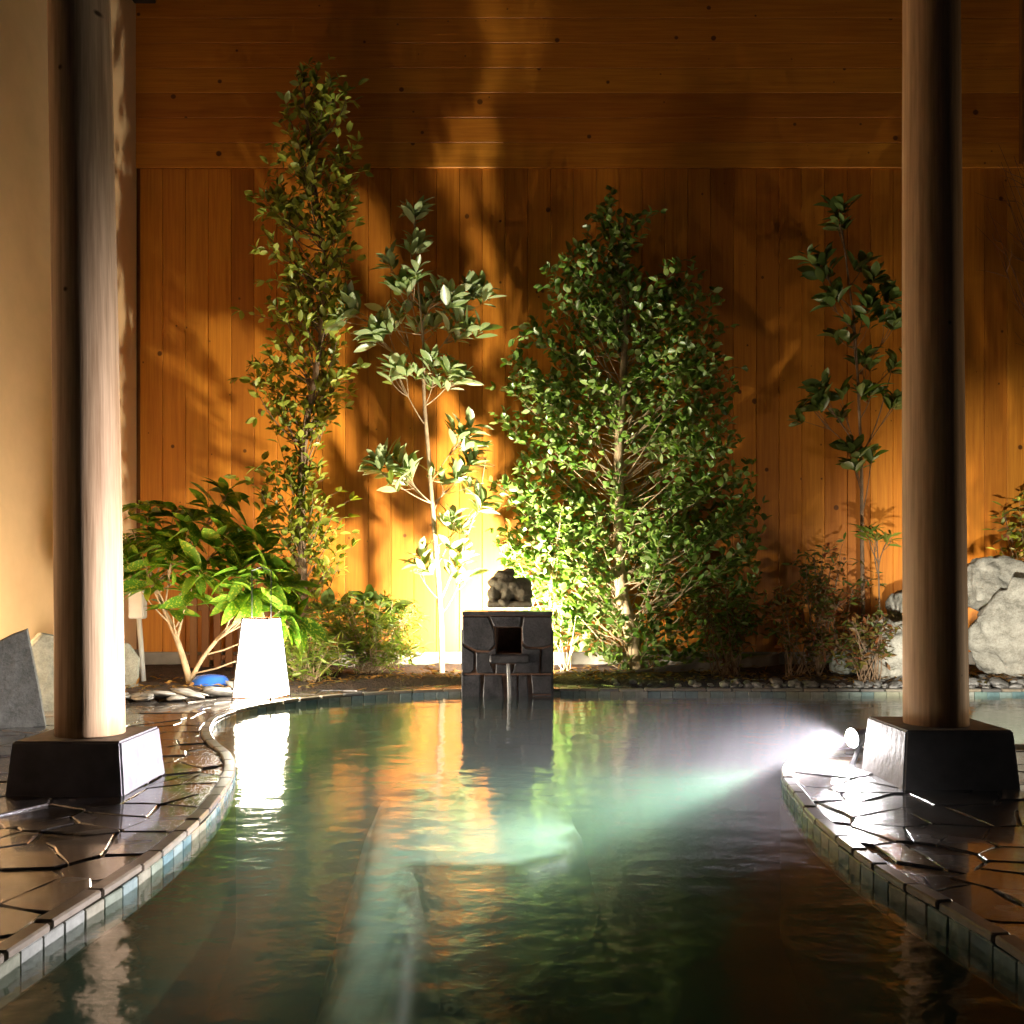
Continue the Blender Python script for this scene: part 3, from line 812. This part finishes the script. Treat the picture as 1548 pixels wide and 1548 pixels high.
# ------------------------------------------------------------------ plants
def leaf_mesh(name, width, droop=.18, fold=.12, segs=5, shape=1.0, curl=0.0):
    """unit-length leaf along +X, face up +Z"""
    bm = bmesh.new(); rows = []
    for i in range(segs + 1):
        t = i / segs
        w = width * .5 * (math.sin(math.pi * min(1, t ** shape)) ** .85) if 0 < i < segs else 0.0
        z = -droop * t * t; x = t
        if w == 0.0: rows.append([bm.verts.new((x, 0, z))])
        else: rows.append([bm.verts.new((x, w, z + fold * w * 2)), bm.verts.new((x, 0, z)), bm.verts.new((x, -w, z + fold * w * 2 + curl * w))])
    for a, b in zip(rows[:-1], rows[1:]):
        if len(a) == 1 and len(b) == 3: bm.faces.new((a[0], b[1], b[0])); bm.faces.new((a[0], b[2], b[1]))
        elif len(b) == 1 and len(a) == 3: bm.faces.new((a[0], a[1], b[0])); bm.faces.new((a[1], a[2], b[0]))
        else:
            bm.faces.new((a[0], a[1], b[1], b[0])); bm.faces.new((a[1], a[2], b[2], b[1]))
    bm.normal_update()
    me = bpy.data.meshes.new(name); bm.to_mesh(me); bm.free()
    me.polygons.foreach_set('use_smooth', [True] * len(me.polygons)); return me

def leaf_matrix(pos, d, size, rr, roll=.6, up=Vector((0, 0, 1))):
    d = Vector(d).normalized()
    s = d.cross(up)
    if s.length < 1e-3: s = d.orthogonal()
    s.normalize(); nrm = s.cross(d).normalized()
    q = Quaternion(d, rr.gauss(0, roll)); y_ = q @ (-s); z_ = q @ nrm
    if z_.dot(d.cross(y_)) < 0: y_ = -y_
    m = Matrix((d, y_, z_)).transposed().to_4x4() @ Matrix.Diagonal((size, size * rr.uniform(.85, 1.15), size, 1))
    m.translation = pos; return m

def finish_plant(t, origin, tubes, mats, variants, leafmat, barkmat, limit=300, rr=None, crown='crown', tube_n=6):
    """tubes: list of (points, radii, is_trunk). leaves: matrices in world space"""
    o3 = Vector(origin)
    tb = bmesh.new()
    for pts, rad, main in tubes:
        if main: add_tube(tb, [Vector(p) - o3 for p in pts], rad, 9)
    bm_obj('trunk', tb, barkmat, t, smooth=True)
    order = sorted(range(len(mats)), key=lambda i: mats[i].translation.y - .25 * mats[i].to_scale().x + rr.uniform(-.25, .25))
    solo, rest = order[:limit], order[limit:]
    tw = bmesh.new()
    for pts, rad, main in tubes:
        if not main: add_tube(tw, [Vector(p) - o3 for p in pts], rad, tube_n, cap=False)
    me = bpy.data.meshes.new(crown); tw.to_mesh(me); tw.free()
    if rest:
        vv = [np.array([v.co[:] for v in m.vertices]) for m in variants]; ff = [[tuple(p.vertices) for p in m.polygons] for m in variants]
        V = [np.array([v.co[:] for v in me.vertices]).reshape(-1, 3)]; F = [tuple(p.vertices) for p in me.polygons]; nb = len(F); off = len(V[0])
        for j, i in enumerate(rest):
            k = j % len(variants); m_ = np.array(mats[i]); q = vv[k] @ m_[:3, :3].T + m_[:3, 3] - np.array(origin)
            V.append(q); F += [tuple(a + off for a in f) for f in ff[k]]; off += len(q)
        me2 = bpy.data.meshes.new(crown); me2.from_pydata(np.concatenate(V).tolist(), [], F)
        me2.polygons.foreach_set('material_index', [0] * nb + [1] * (len(F) - nb))
        bpy.data.meshes.remove(me); me = me2
    me.polygons.foreach_set('use_smooth', [True] * len(me.polygons))
    co = link(crown, me, [barkmat, leafmat], t)
    if rest: co['kind'] = 'stuff'
    for j, i in enumerate(solo):
        v = variants[j % len(variants)]
        if len(v.materials) == 0: v.materials.append(leafmat)
        o = link('leaf', v, None, co); m_ = mats[i].copy(); m_.translation = m_.translation - o3; o.matrix_local = m_
    return co

def lerp_path(path, f):
    f = max(0, min(.9999, f)) * (len(path) - 1); i = int(f); return path[i].lerp(path[i + 1], f - i)

def twig(rr, a, b, lift=.12, n=5, wob=.03):
    a = Vector(a); b = Vector(b); L = (b - a).length; out = []
    c = a.lerp(b, .5) + Vector((rr.gauss(0, wob), rr.gauss(0, wob), -lift * L + rr.gauss(0, wob)))
    for k in range(n + 1):
        t = k / n; out.append(a * (1 - t) ** 2 + c * 2 * t * (1 - t) + b * t * t)
    return out

def profile_tree(name, label, cat, Y0, trunk, tr, profile, ntw, lpt, lsize, variants, leafmat, bark, seed, depth=.6, limit=300, tipn=3, stagger=90, edge=.55, holes=(), along=.45, group=None, r_tw=.006):
    rr = random.Random(seed)
    base = P(trunk[0][0], trunk[0][1], Y0); base.z = min(base.z, BEDZ)
    t = thing(name, label, cat, base, group)
    path = catmull([P(p[0], p[1], Y0 + (p[2] if len(p) > 2 else 0)) for p in trunk], 6); path[0].z = BEDZ - .05
    n = len(path); tubes = [(path, [tr[0] + (tr[1] - tr[0]) * (k / (n - 1)) ** .8 for k in range(n)], True)]
    ppy = [HY - (p.z - CAMZ) / p.y * FPX for p in path]
    mats = []
    pys = [q[0] for q in profile]
    dens = np.array([max(1, q[2] - q[1]) * (q[3] if len(q) > 3 else 1) for q in profile], float)
    made = 0; guard = 0
    while made < ntw and guard < ntw * 30:
        guard += 1
        py = rr.uniform(pys[0], pys[-1]); wd = np.interp(py, pys, dens)
        if rr.random() > wd / dens.max(): continue
        l = np.interp(py, pys, [q[1] for q in profile]); r = np.interp(py, pys, [q[2] for q in profile])
        u = rr.uniform(-1, 1); u = math.copysign(abs(u) ** edge, u)
        px = (l + r) / 2 + u * (r - l) / 2
        if any(((px - hx_) / ha) ** 2 + ((py - hy_) / hb) ** 2 < 1 for hx_, hy_, ha, hb in holes): continue
        hw = (r - l) / 2 / FPX * Y0
        dy = rr.uniform(-1, 1) * depth * hw * math.sqrt(max(0, 1 - u * u * .8))
        yy = min(Y0 + dy, WY - .12)
        tip = P(px, py, yy)
        # leave the trunk a little lower than the tip
        want = py + stagger * rr.uniform(.25, 1.7)
        k = min(range(n), key=lambda i: abs(ppy[i] - want)); a = path[k]
        pts = twig(rr, a, tip, .10, 5, .07)
        L = (tip - a).length
        tubes.append((pts, [r_tw * (1 - .75 * j / 5) * (.6 + L) for j in range(6)], False))
        d0 = (pts[-1] - pts[-2]).normalized()
        for q in range(lpt):
            f = 1 - along * (q / lpt) * rr.uniform(.8, 1.2) * min(1.6, .9 / max(.2, L))
            p = lerp_path(pts, f) + Vector((rr.gauss(0, .012), rr.gauss(0, .012), rr.gauss(0, .012)))
            ang = q * 2.4 + rr.uniform(-.5, .5)
            s = d0.orthogonal().normalized(); b2 = d0.cross(s)
            d = d0 * rr.uniform(.25, .9) + (s * math.cos(ang) + b2 * math.sin(ang)) * .9 + Vector((0, 0, .25))
            mats.append(leaf_matrix(p, d, lsize * rr.uniform(.65, 1.2), rr))
            # short side shoot with its own leaves
            if q % 3 == 0:
                e = p + d.normalized() * lsize * rr.uniform(.7, 1.5)
                tubes.append(([p, (p + e) / 2 + Vector((0, 0, .006)), e], [r_tw * .3, r_tw * .25, r_tw * .15], False))
                for w_ in range(tipn):
                    dd = d.normalized() + Vector((rr.gauss(0, .6), rr.gauss(0, .6), rr.gauss(.15, .5)))
                    mats.append(leaf_matrix(e, dd, lsize * rr.uniform(.7, 1.15), rr))
        made += 1
    finish_plant(t, base, tubes, mats, variants, leafmat, bark, limit, rr)
    return len(mats)

def whorl_plant(name, label, cat, Y0, stems, clusters, lsize, variants, leafmat, bark, seed, limit=300, up=.3, r_tw=.006, group=None, droop_dir=0.0, mult=1.6):
    """stems: list of (pixel path, r0, r1); clusters: (px, py, dy, n, spread_px, stem index)"""
    rr = random.Random(seed)
    base = P(stems[0][0][0][0], stems[0][0][0][1], Y0); base.z = min(base.z, BEDZ)
    t = thing(name, label, cat, base, group)
    paths = []; tubes = []
    for j, (st, ra, rb) in enumerate(stems):
        path = catmull([P(p[0], p[1], Y0 + (p[2] if len(p) > 2 else 0)) for p in st], 6)
        if j == 0: path[0].z = BEDZ - .05
        n = len(path); tubes.append((path, [ra + (rb - ra) * k / (n - 1) for k in range(n)], True)); paths.append(path)
    mats = []
    for (px, py, dy, cnt, spread, si) in clusters:
        path = paths[si]; c = P(px, py, min(Y0 + dy, WY - .15))
        want = py + rr.uniform(40, 90)
        k = min(range(len(path)), key=lambda i: abs((HY - (path[i].z - CAMZ) / path[i].y * FPX) - want))
        pts = twig(rr, path[k], c, .12)
        tubes.append((pts, [r_tw * (1 - .5 * j / 5) for j in range(6)], False))
        d0 = (pts[-1] - pts[-3]).normalized()
        sp = spread / FPX * Y0
        cnt = int(cnt * mult); nsh = max(1, cnt // 7)
        for sh in range(nsh):
            e = c + Vector((rr.gauss(0, sp * .5), rr.gauss(0, sp * .4), rr.gauss(0, sp * .45))) if nsh > 1 else c
            if nsh > 1: tubes.append((twig(rr, pts[3], e, .1), [r_tw * .55 * (1 - .5 * j / 5) for j in range(6)], False))
            for q in range(cnt // nsh):
                ang = q * 2.4 + rr.uniform(-.4, .4)
                s = d0.orthogonal().normalized(); b2 = d0.cross(s)
                d = d0 * rr.uniform(.2, .9) + (s * math.cos(ang) + b2 * math.sin(ang)) + Vector((0, 0, up - droop_dir * rr.random()))
                p = e - d0 * rr.uniform(0, .1)
                mats.append(leaf_matrix(p, d, lsize * rr.uniform(.65, 1.2), rr, .5))
    finish_plant(t, base, tubes, mats, variants, leafmat, bark, limit, rr)
    return len(mats)

LM = {}
LM['small'] = [leaf_mesh('leaf', .48, .12, .15, 4), leaf_mesh('leaf', .42, .25, .2, 4, 1.1), leaf_mesh('leaf', .52, .05, .1, 4, .9)]
LM['bush'] = [leaf_mesh('leaf', .55, .15, .15, 4), leaf_mesh('leaf', .48, .28, .2, 4, 1.1), leaf_mesh('leaf', .6, .05, .1, 4, .95)]
LM['long'] = [leaf_mesh('leaf', .36, .14, .16, 5, 1.1), leaf_mesh('leaf', .31, .28, .2, 5, 1.15), leaf_mesh('leaf', .38, .04, .12, 5)]
LM['mid'] = [leaf_mesh('leaf', .44, .15, .15, 5, 1.1), leaf_mesh('leaf', .40, .3, .2, 5, 1.2), leaf_mesh('leaf', .48, .06, .12, 5)]
LM['aucuba'] = [leaf_mesh('leaf', .36, .35, .15, 5, 1.05), leaf_mesh('leaf', .33, .55, .2, 5, 1.1), leaf_mesh('leaf', .40, .2, .12, 5)]
LM['narrow'] = [leaf_mesh('leaf', .2, .25, .15, 4), leaf_mesh('leaf', .17, .4, .2, 4, 1.1)]
LM['fine'] = [leaf_mesh('leaf', .30, .2, .15, 3), leaf_mesh('leaf', .36, .1, .15, 3)]
ML = {}
ML['olive'] = mat_leaf('olive leaf', [(.13, .18, .022), (.27, .32, .045), (.38, .42, .07), (.18, .23, .03)])
ML['pale'] = mat_leaf('pale leaf', [(.20, .28, .12), (.32, .39, .20), (.16, .24, .08), (.38, .43, .26)], .32)
ML['bush'] = mat_leaf('bush leaf', [(.06, .14, .02), (.14, .24, .035), (.22, .30, .08), (.09, .18, .025), (.30, .36, .15)], .36)
ML['dark'] = mat_leaf('dark leaf', [(.06, .11, .025), (.11, .17, .04), (.16, .22, .06)], .4)
ML['aucuba'] = mat_leaf('spotted leaf', [(.06, .16, .012), (.12, .26, .02), (.09, .21, .015), (.17, .30, .03)], .3, .25, (.38, .42, .05))
ML['red'] = mat_leaf('autumn leaf', [(.07, .10, .015), (.12, .14, .02), (.20, .05, .02), (.08, .12, .02), (.12, .10, .02), (.26, .07, .03), (.07, .11, .015)], .5)
ML['low'] = mat_leaf('low shrub leaf', [(.17, .26, .03), (.28, .34, .05), (.13, .22, .03), (.34, .30, .06)], .45)
ML['fallen'] = mat_leaf('fallen leaf', [(.20, .09, .02), (.28, .15, .03), (.12, .05, .015), (.10, .09, .02)], .7)

counts = {}
# tall slim tree
counts['tall'] = profile_tree('slim_tree', 'tall slim small-leaved tree behind the variegated shrub and lantern', 'tree', 9.25,
    [(463, 1010), (458, 880), (455, 740), (463, 640), (478, 560, -.05), (488, 480), (490, 380, .05), (470, 250, .05), (458, 118)], (.05, .010),
    [(100, 432, 470, .9), (125, 430, 535, .9), (180, 428, 520, .7), (240, 425, 545, .8), (300, 390, 525, .9), (345, 388, 530, .9), (400, 392, 525, 1), (470, 382, 522, 1.1), (520, 400, 515, 1),
     (560, 370, 530, 1.2), (600, 385, 520, 1), (650, 405, 500, .6), (690, 400, 480, .35), (735, 370, 500, .8), (800, 400, 525, .9), (850, 420, 515, .8), (890, 430, 490, .5)],
    200, 9, .105, LM['small'], ML['olive'], M['bark_dark'], 11, .55, 300, 3, 70, .75)
# broad bush tree
counts['bush'] = profile_tree('broad_bush', 'broad dense evergreen bush reaching from pool edge high up the wall', 'bush', 9.3,
    [(962, 1020), (955, 960), (938, 885), (936, 780), (935, 690), (940, 600, -.05), (945, 500), (942, 400, .05), (945, 330)], (.085, .015),
    [(296, 905, 1000, .35), (335, 890, 1000, .8), (370, 858, 1035, .9), (420, 822, 1080, 1), (480, 792, 1100, 1), (540, 772, 1106, 1), (600, 756, 1108, .95), (680, 752, 1130, .95),
     (760, 755, 1150, 1), (840, 765, 1158, 1), (900, 800, 1145, 1), (950, 830, 1130, .8), (985, 850, 1090, .5)],
    300, 20, .088, LM['bush'], ML['bush'], M['bark_pale'], 5, .42, 300, 3, 105, .76, holes=((905, 650, 55, 55), (1010, 700, 40, 30), (936, 820, 24, 62)), r_tw=.003, along=.6)
# pale sapling in front of the light
B = [(628, 318, 0, 10, 10, 0), (622, 365, .05, 9, 14, 0), (585, 395, 0, 6, 8, 0), (618, 425, -.05, 16, 28, 0), (660, 445, 0, 16, 26, 0), (715, 445, .05, 12, 18, 0), (520, 470, -.1, 12, 16, 0),
     (565, 505, -.1, 18, 26, 0), (600, 480, .1, 12, 22, 0), (640, 480, .1, 18, 28, 0), (690, 490, 0, 20, 28, 0), (600, 560, -.1, 12, 20, 0), (660, 560, 0, 18, 26, 0), (690, 565, -.1, 14, 18, 0),
     (580, 690, 0, 12, 20, 0), (560, 700, -.15, 8, 12, 0), (610, 715, -.1, 14, 22, 0), (705, 655, 0, 15, 20, 0), (720, 690, .1, 10, 18, 0), (690, 720, .05, 14, 24, 0), (730, 760, 0, 10, 20, 0), (690, 790, -.05, 10, 18, 0),
     (630, 860, 0, 9, 18, 0), (690, 830, 0, 8, 16, 0), (700, 860, 0, 6, 10, 0)]
counts['pale'] = whorl_plant('young_tree', 'thin-stemmed sapling with long pale leaves, glowing beside the fountain', 'sapling', 9.2,
    [([(668, 1028), (666, 930), (655, 780), (648, 690), (641, 600), (640, 520), (632, 430), (626, 318)], .030, .006), ([(667, 905), (690, 850), (720, 770), (735, 690)], .012, .004)],
    B, .20, LM['long'], ML['pale'], M['bark_pale'], 21, mult=3.0)
# sapling right of bush
Dc = [(1268, 305, 0, 14, 18, 0), (1262, 335, 0, 7, 10, 0), (1235, 385, 0, 10, 12, 0), (1250, 410, .05, 10, 18, 0), (1310, 385, .05, 8, 16, 0), (1325, 415, 0, 8, 14, 0), (1250, 450, -.05, 12, 18, 0), (1300, 450, 0, 14, 20, 0),
      (1345, 450, 0, 9, 12, 0), (1290, 500, 0, 14, 20, 0), (1345, 495, -.05, 12, 16, 0), (1310, 545, .05, 12, 20, 0), (1355, 550, 0, 12, 14, 0), (1235, 590, 0, 16, 20, 0), (1225, 615, -.05, 12, 16, 0), (1270, 610, .05, 12, 20, 0), (1320, 590, 0, 14, 20, 0), (1355, 605, 0, 12, 14, 0),
      (1280, 670, 0, 10, 14, 0), (1290, 700, 0, 10, 14, 0), (1318, 690, 0, 8, 10, 0)]
counts['right'] = whorl_plant('young_tree', 'dark-leaved sapling on bare stem between broad bush and brown log post', 'sapling', 9.5,
    [([(1306, 1000), (1304, 880), (1303, 780), (1302, 700), (1298, 600), (1292, 500), (1280, 400), (1268, 310)], .022, .006), ([(1302, 690), (1325, 640), (1348, 560)], .008, .004)],
    Dc, .18, LM['mid'], ML['dark'], M['bark_dark'], 33, mult=2.1)
# little whorled seedling
whorl_plant('seedling', 'small narrow-leaved seedling left of the brown log post, below the dark sapling', 'plant', 9.0,
    [([(1335, 1010), (1330, 930), (1328, 860), (1325, 810)], .010, .005)], [(1325, 805, 0, 14, 8, 0), (1345, 812, 0, 9, 8, 0), (1310, 800, 0, 8, 8, 0)], .17, LM['narrow'], ML['low'], M['bark_dark'], 44)
# variegated shrub
E = [(200, 800, 0, 8, 16, 0), (215, 840, -.2, 9, 16, 0), (190, 860, -.1, 8, 14, 0), (240, 800, -.1, 10, 16, 0), (265, 770, .1, 8, 16, 0), (260, 840, -.3, 10, 18, 0), (300, 800, -.2, 10, 18, 0), (310, 850, -.3, 10, 18, 0),
     (330, 770, .1, 10, 18, 0), (350, 820, -.2, 10, 18, 0), (365, 860, -.3, 10, 18, 1), (390, 800, 0, 10, 18, 1), (400, 840, -.2, 10, 16, 1), (230, 880, -.2, 7, 12, 0), (290, 890, -.2, 6, 12, 0), (225, 770, .1, 8, 16, 0),
     (380, 900, -.35, 9, 14, 1), (410, 885, -.3, 10, 16, 1), (430, 920, -.3, 8, 14, 1), (440, 890, -.1, 8, 14, 1), (355, 905, -.3, 7, 12, 1), (260, 910, -.1, 4, 8, 0), (450, 935, -.25, 7, 10, 1), (345, 745, .2, 8, 14, 0)]
counts['aucuba'] = whorl_plant('variegated_shrub', 'spreading shrub with large yellow-spotted leaves left of the lantern', 'shrub', 8.0,
    [([(288, 1035), (280, 1005), (265, 960), (245, 915), (232, 885)], .030, .014), ([(288, 1028), (310, 990), (345, 950), (390, 920), (410, 890)], .020, .008), ([(268, 965), (276, 930), (285, 890)], .014, .008)],
    E, .25, LM['aucuba'], ML['aucuba'], M['bark_pale'], 55, up=.1, droop_dir=.8, r_tw=.008, mult=2.3)

def stem_shrub(name, label, cat, Y0, cx, hw, top, bot, nst, leafn, lsize, variants, leafmat, bark, seed, spread=1.0, depth=.25, limit=300, leafy=.35, group=None):
    rr = random.Random(seed); base = P(cx, bot, Y0); base.z = BEDZ - .01
    t = thing(name, label, cat, base, group); tubes = []; mats = []
    for s in range(nst):
        px = cx + rr.uniform(-hw, hw) * .35 / max(.35, spread); tx = cx + (rr.uniform(-1, 1) ** 1) * hw; ty = top + (bot - top) * rr.random() ** 1.6 * .6 + abs(tx - cx) / hw * (bot - top) * .18
        yy = Y0 + rr.uniform(-depth, depth)
        a = P(px, bot, Y0 + (yy - Y0) * .4); a.z = BEDZ - .03; b = P(tx, ty, yy)
        pts = twig(rr, a, b, -.08, 5, .03); tubes.append((pts, [.006 * (1 - .6 * j / 5) for j in range(6)], s == 0))
        for q in range(leafn):
            f = leafy + (1 - leafy) * math.sqrt(rr.random()); p = lerp_path(pts, f)
            p2 = p + Vector((rr.gauss(0, .06), rr.gauss(0, .06), rr.gauss(.02, .05)))
            if q % 2 == 0: tubes.append(([p, p2], [.0025, .0015], False))
            for w_ in range(3):
                d = Vector((rr.gauss(0, 1), rr.gauss(0, 1), rr.gauss(.2, .5)))
                mats.append(leaf_matrix(p2, d, lsize * rr.uniform(.6, 1.2), rr, .7))
    finish_plant(t, base, tubes, mats, variants, leafmat, bark, limit, rr, tube_n=4)
    return len(mats)

counts['low1'] = stem_shrub('low_shrub', 'yellow-green feathery low shrub between the lantern and the fountain', 'shrub', 9.0, 556, 85, 900, 1032, 64, 13, .10, LM['narrow'], ML['low'], M['bark_pale'], 61, 1.4, .3, 300, .15)
counts['low2'] = stem_shrub('low_shrub', 'grassy light green shrub directly right of the lantern', 'shrub', 8.45, 470, 50, 945, 1035, 36, 12, .10, LM['narrow'], ML['low'], M['bark_pale'], 62, 1.4, .2, 300, .15)
whorl_plant('low_plant', 'small grey-green large-leaved plant rising above the feathery low shrub', 'plant', 9.15,
    [([(560, 1025), (555, 960), (552, 915)], .012, .006)], [(552, 905, 0, 12, 14, 0), (590, 915, 0, 9, 10, 0), (525, 920, 0, 9, 12, 0), (575, 940, -.1, 8, 12, 0), (490, 915, -.1, 7, 10, 0)], .2, LM['mid'], ML['pale'], M['bark_dark'], 63)
counts['nan1'] = stem_shrub('reddish_shrub', 'reddish many-stemmed shrub between the broad bush and the squat beige boulder', 'shrub', 8.55, 1215, 58, 868, 1022, 26, 10, .08, LM['fine'], ML['red'], M['bark_dark'], 71, .6, .25, 300, .45)
counts['nan2'] = stem_shrub('reddish_shrub', 'small upright reddish shrub right against the squat beige boulder', 'shrub', 8.25, 1312, 30, 925, 1020, 22, 9, .07, LM['fine'], ML['red'], M['bark_dark'], 72, .6, .12, 300, .5)
stem_shrub('dark_shrub', 'dark green shrub in shade behind the reddish many-stemmed shrub', 'shrub', 9.4, 1255, 55, 815, 1000, 22, 8, .09, LM['fine'], ML['dark'], M['bark_dark'], 73, .8, .25, 300, .4)
stem_shrub('dark_shrub', 'low green shrub under the skirt of the broad bush beside the reddish shrub', 'shrub', 8.75, 1095, 60, 880, 1020, 30, 9, .09, LM['fine'], ML['bush'], M['bark_dark'], 74, .9, .25, 300, .2)
stem_shrub('leafy_shrub', 'leafy green shrub beside the fountain, glaring in the garden light', 'shrub', 9.2, 835, 70, 760, 1015, 24, 12, .105, LM['bush'], ML['bush'], M['bark_pale'], 75, .9, .2, 300, .2)
stem_shrub('leafy_shrub', 'small orange-lit shrub above the large pale boulder by the wall', 'shrub', 9.55, 1560, 48, 735, 980, 24, 8, .10, LM['fine'], ML['olive'], M['bark_dark'], 76, .8, .2, 300, .4)

# bare branches reaching in from the right
bt = thing('bare_shrub', 'leafless shrub of thin bare twigs against the plank wall above the boulders', 'shrub', (5.6, 9.5, .1))
rr = random.Random(9); o3 = Vector((5.6, 9.5, .1))
bm = bmesh.new(); tr_ = catmull([Vector((0, 0, 0)), Vector((-.05, 0, .9)), Vector((.05, 0, 1.9)), Vector((-.02, 0, 2.9))], 6); add_tube(bm, tr_, [.035 - .02 * k / len(tr_) for k in range(len(tr_))], 8); bm_obj('trunk', bm, M['bark_dark'], bt, smooth=True)
for k in range(16):
    a = lerp_path(tr_, rr.uniform(.5, 1)); b = P(rr.uniform(1462, 1600), rr.uniform(215, 430), rr.uniform(9.35, 9.7)) - o3
    bm = bmesh.new(); pts = twig(rr, a, b, .05, 6, .08); add_tube(bm, pts, [.008 - .006 * j / 6 for j in range(7)], 5)
    for q in range(5):
        s_ = lerp_path(pts, rr.uniform(.3, .95)); e = s_ + Vector((rr.uniform(-.35, .05), rr.gauss(0, .08), rr.uniform(.05, .32)))
        add_tube(bm, twig(rr, s_, e, .05, 3, .02), [.0035, .003, .002, .0012], 4)
    bm_obj('branch', bm, M['twig_red'], bt, smooth=True)

# fallen leaves on the bed
fl_v = LM['fine'][0]; V = []; F = []; off = 0; base_v = np.array([v.co[:] for v in fl_v.vertices]); base_f = [tuple(p.vertices) for p in fl_v.polygons]
rr = random.Random(17)
for k in range(1500):
    x = rr.uniform(-3.2, 4.8); y = front(x) + abs(rr.gauss(.1, .5)) + .03
    if y > 9.9: continue
    m_ = np.array(leaf_matrix(Vector((x, y, .14 + .03 * mnoise.noise((x * 2.2, y * 2.2, 0)) + rr.uniform(-.006, .014))), (rr.gauss(0, 1), rr.gauss(0, 1), rr.gauss(0, .15)), rr.uniform(.04, .085), rr, .4))
    q = base_v @ m_[:3, :3].T + m_[:3, 3]; V += q.tolist(); F += [tuple(a + off for a in f) for f in base_f]; off += len(q)
me = bpy.data.meshes.new('fallen_leaves'); me.from_pydata(V, [], F); fo = link('fallen_leaves', me, ML['fallen']); tag(fo, 'brown fallen leaves strewn over the garden soil', 'fallen leaves', kind='stuff')
print('leaf counts', counts)

# ------------------------------------------------------------------ lamps that light the garden
def aim(o, target):
    o.rotation_euler = (Vector(target) - o.location).to_track_quat('-Z', 'Y').to_euler()
def spot(name, loc, target, watts, col, angle, blend, size, parent=None):
    ld = bpy.data.lights.new(name, 'SPOT'); ld.energy = watts; ld.color = col; ld.spot_size = R(angle); ld.spot_blend = blend; ld.shadow_soft_size = size
    o = bpy.data.objects.new(name, ld); C.objects.link(o); o.location = loc; aim(o, target); return o
def fixture(name, label, loc, target, w=.07, glow=6.0):
    t = thing(name, label, 'floodlight', loc)
    q = (Vector(target) - Vector(loc)).to_track_quat('-Z', 'Y').to_matrix()
    bm = bmesh.new(); v0 = len(bm.verts)
    prof = [(w * .55, .11), (w * .7, .10), (w * .8, .03), (w, .012), (w, .004), (w * .9, .004), (w * .85, .02)]
    rings = [[bm.verts.new(q @ Vector((r * math.cos(2 * math.pi * k / 20), r * math.sin(2 * math.pi * k / 20), z))) for k in range(20)] for r, z in prof]
    for u, v in zip(rings[:-1], rings[1:]):
        for k in range(20): bm.faces.new((u[k], u[(k + 1) % 20], v[(k + 1) % 20], v[k]))
    bm.faces.new(rings[0])
    bm_obj('housing', bm, M['black_metal'], t, smooth=True)
    bm = bmesh.new(); add_tube(bm, [(0, 0, -loc[2] + PAVE_Z - .02), q @ Vector((0, 0, .07))], .012, 8); bm_obj('stake', bm, M['black_metal'], t)
    b_ = mat_emit(name + ' lens', (1, .95, .95), glow)
    bm = bmesh.new(); dome = [(w * .85, .018), (w * .84, .002), (w * .6, -.010), (w * .32, -.015), (.001, -.017)]
    rings = [[bm.verts.new(q @ Vector((r * math.cos(2 * math.pi * k / 20), r * math.sin(2 * math.pi * k / 20), z))) for k in range(20)] for r, z in dome]
    for u, v in zip(rings[:-1], rings[1:]):
        for k in range(20): bm.faces.new((u[k], v[k], v[(k + 1) % 20], u[(k + 1) % 20]))
    bm_obj('lens', bm, b_, t)
    return t
def lamp(label, loc, target, watts, col, angle, blend, size, w=.07, glow=6.0):
    fixture('floodlight', label, loc, target, w, glow)
    d = (Vector(target) - Vector(loc)).normalized()
    spot('lamp_light', Vector(loc) + d * .022, target, watts, col, angle, blend, size)
lamp('assumed small garden uplight hidden behind the fountain', (.0, 8.46, .46), (-.15, 10.0, 1.15), UP_W, (1, .90, .70), 160, .8, .07, .06)  # lamp itself never in view, assumed for the bright wall and leaves
lamp('floodlight beside the footing block, shining across the water', (1.60, 4.68, .20), (-.95, 3.9, .0), FLOOD_W, (1, .92, 1.0), 88, 1.0, .03, .05, 1300.0)
lamp('assumed floodlight, unseen behind the right footing, aimed at the boulders', (2.08, 4.76, .22), (4.15, 8.4, .6), ROCK_W, (1, .93, .80), 46, .8, .04, .06)  # assumed lamp, out of sight, lights the boulders and pebbles
lamp('assumed garden uplight, unseen by the wall behind the pale boulders', (4.9, 9.15, .35), (4.3, 10.0, 2.6), RIGHT_W, (1, .80, .50), 118, .7, .04, .06)  # out-of-sight lamp assumed for the glow at the right end of the plank wall

# ------------------------------------------------------------------ steam above the bath
bm = bmesh.new(); add_box(bm, (-.1, 5.0, .006 + STEAM_H / 2), (3.5, 5.8, STEAM_H))
st = bm_obj('steam', bm, M['steam']); st.location.z = .042; tag(st, 'thin white steam drifting over the hot water', 'steam', kind='stuff')
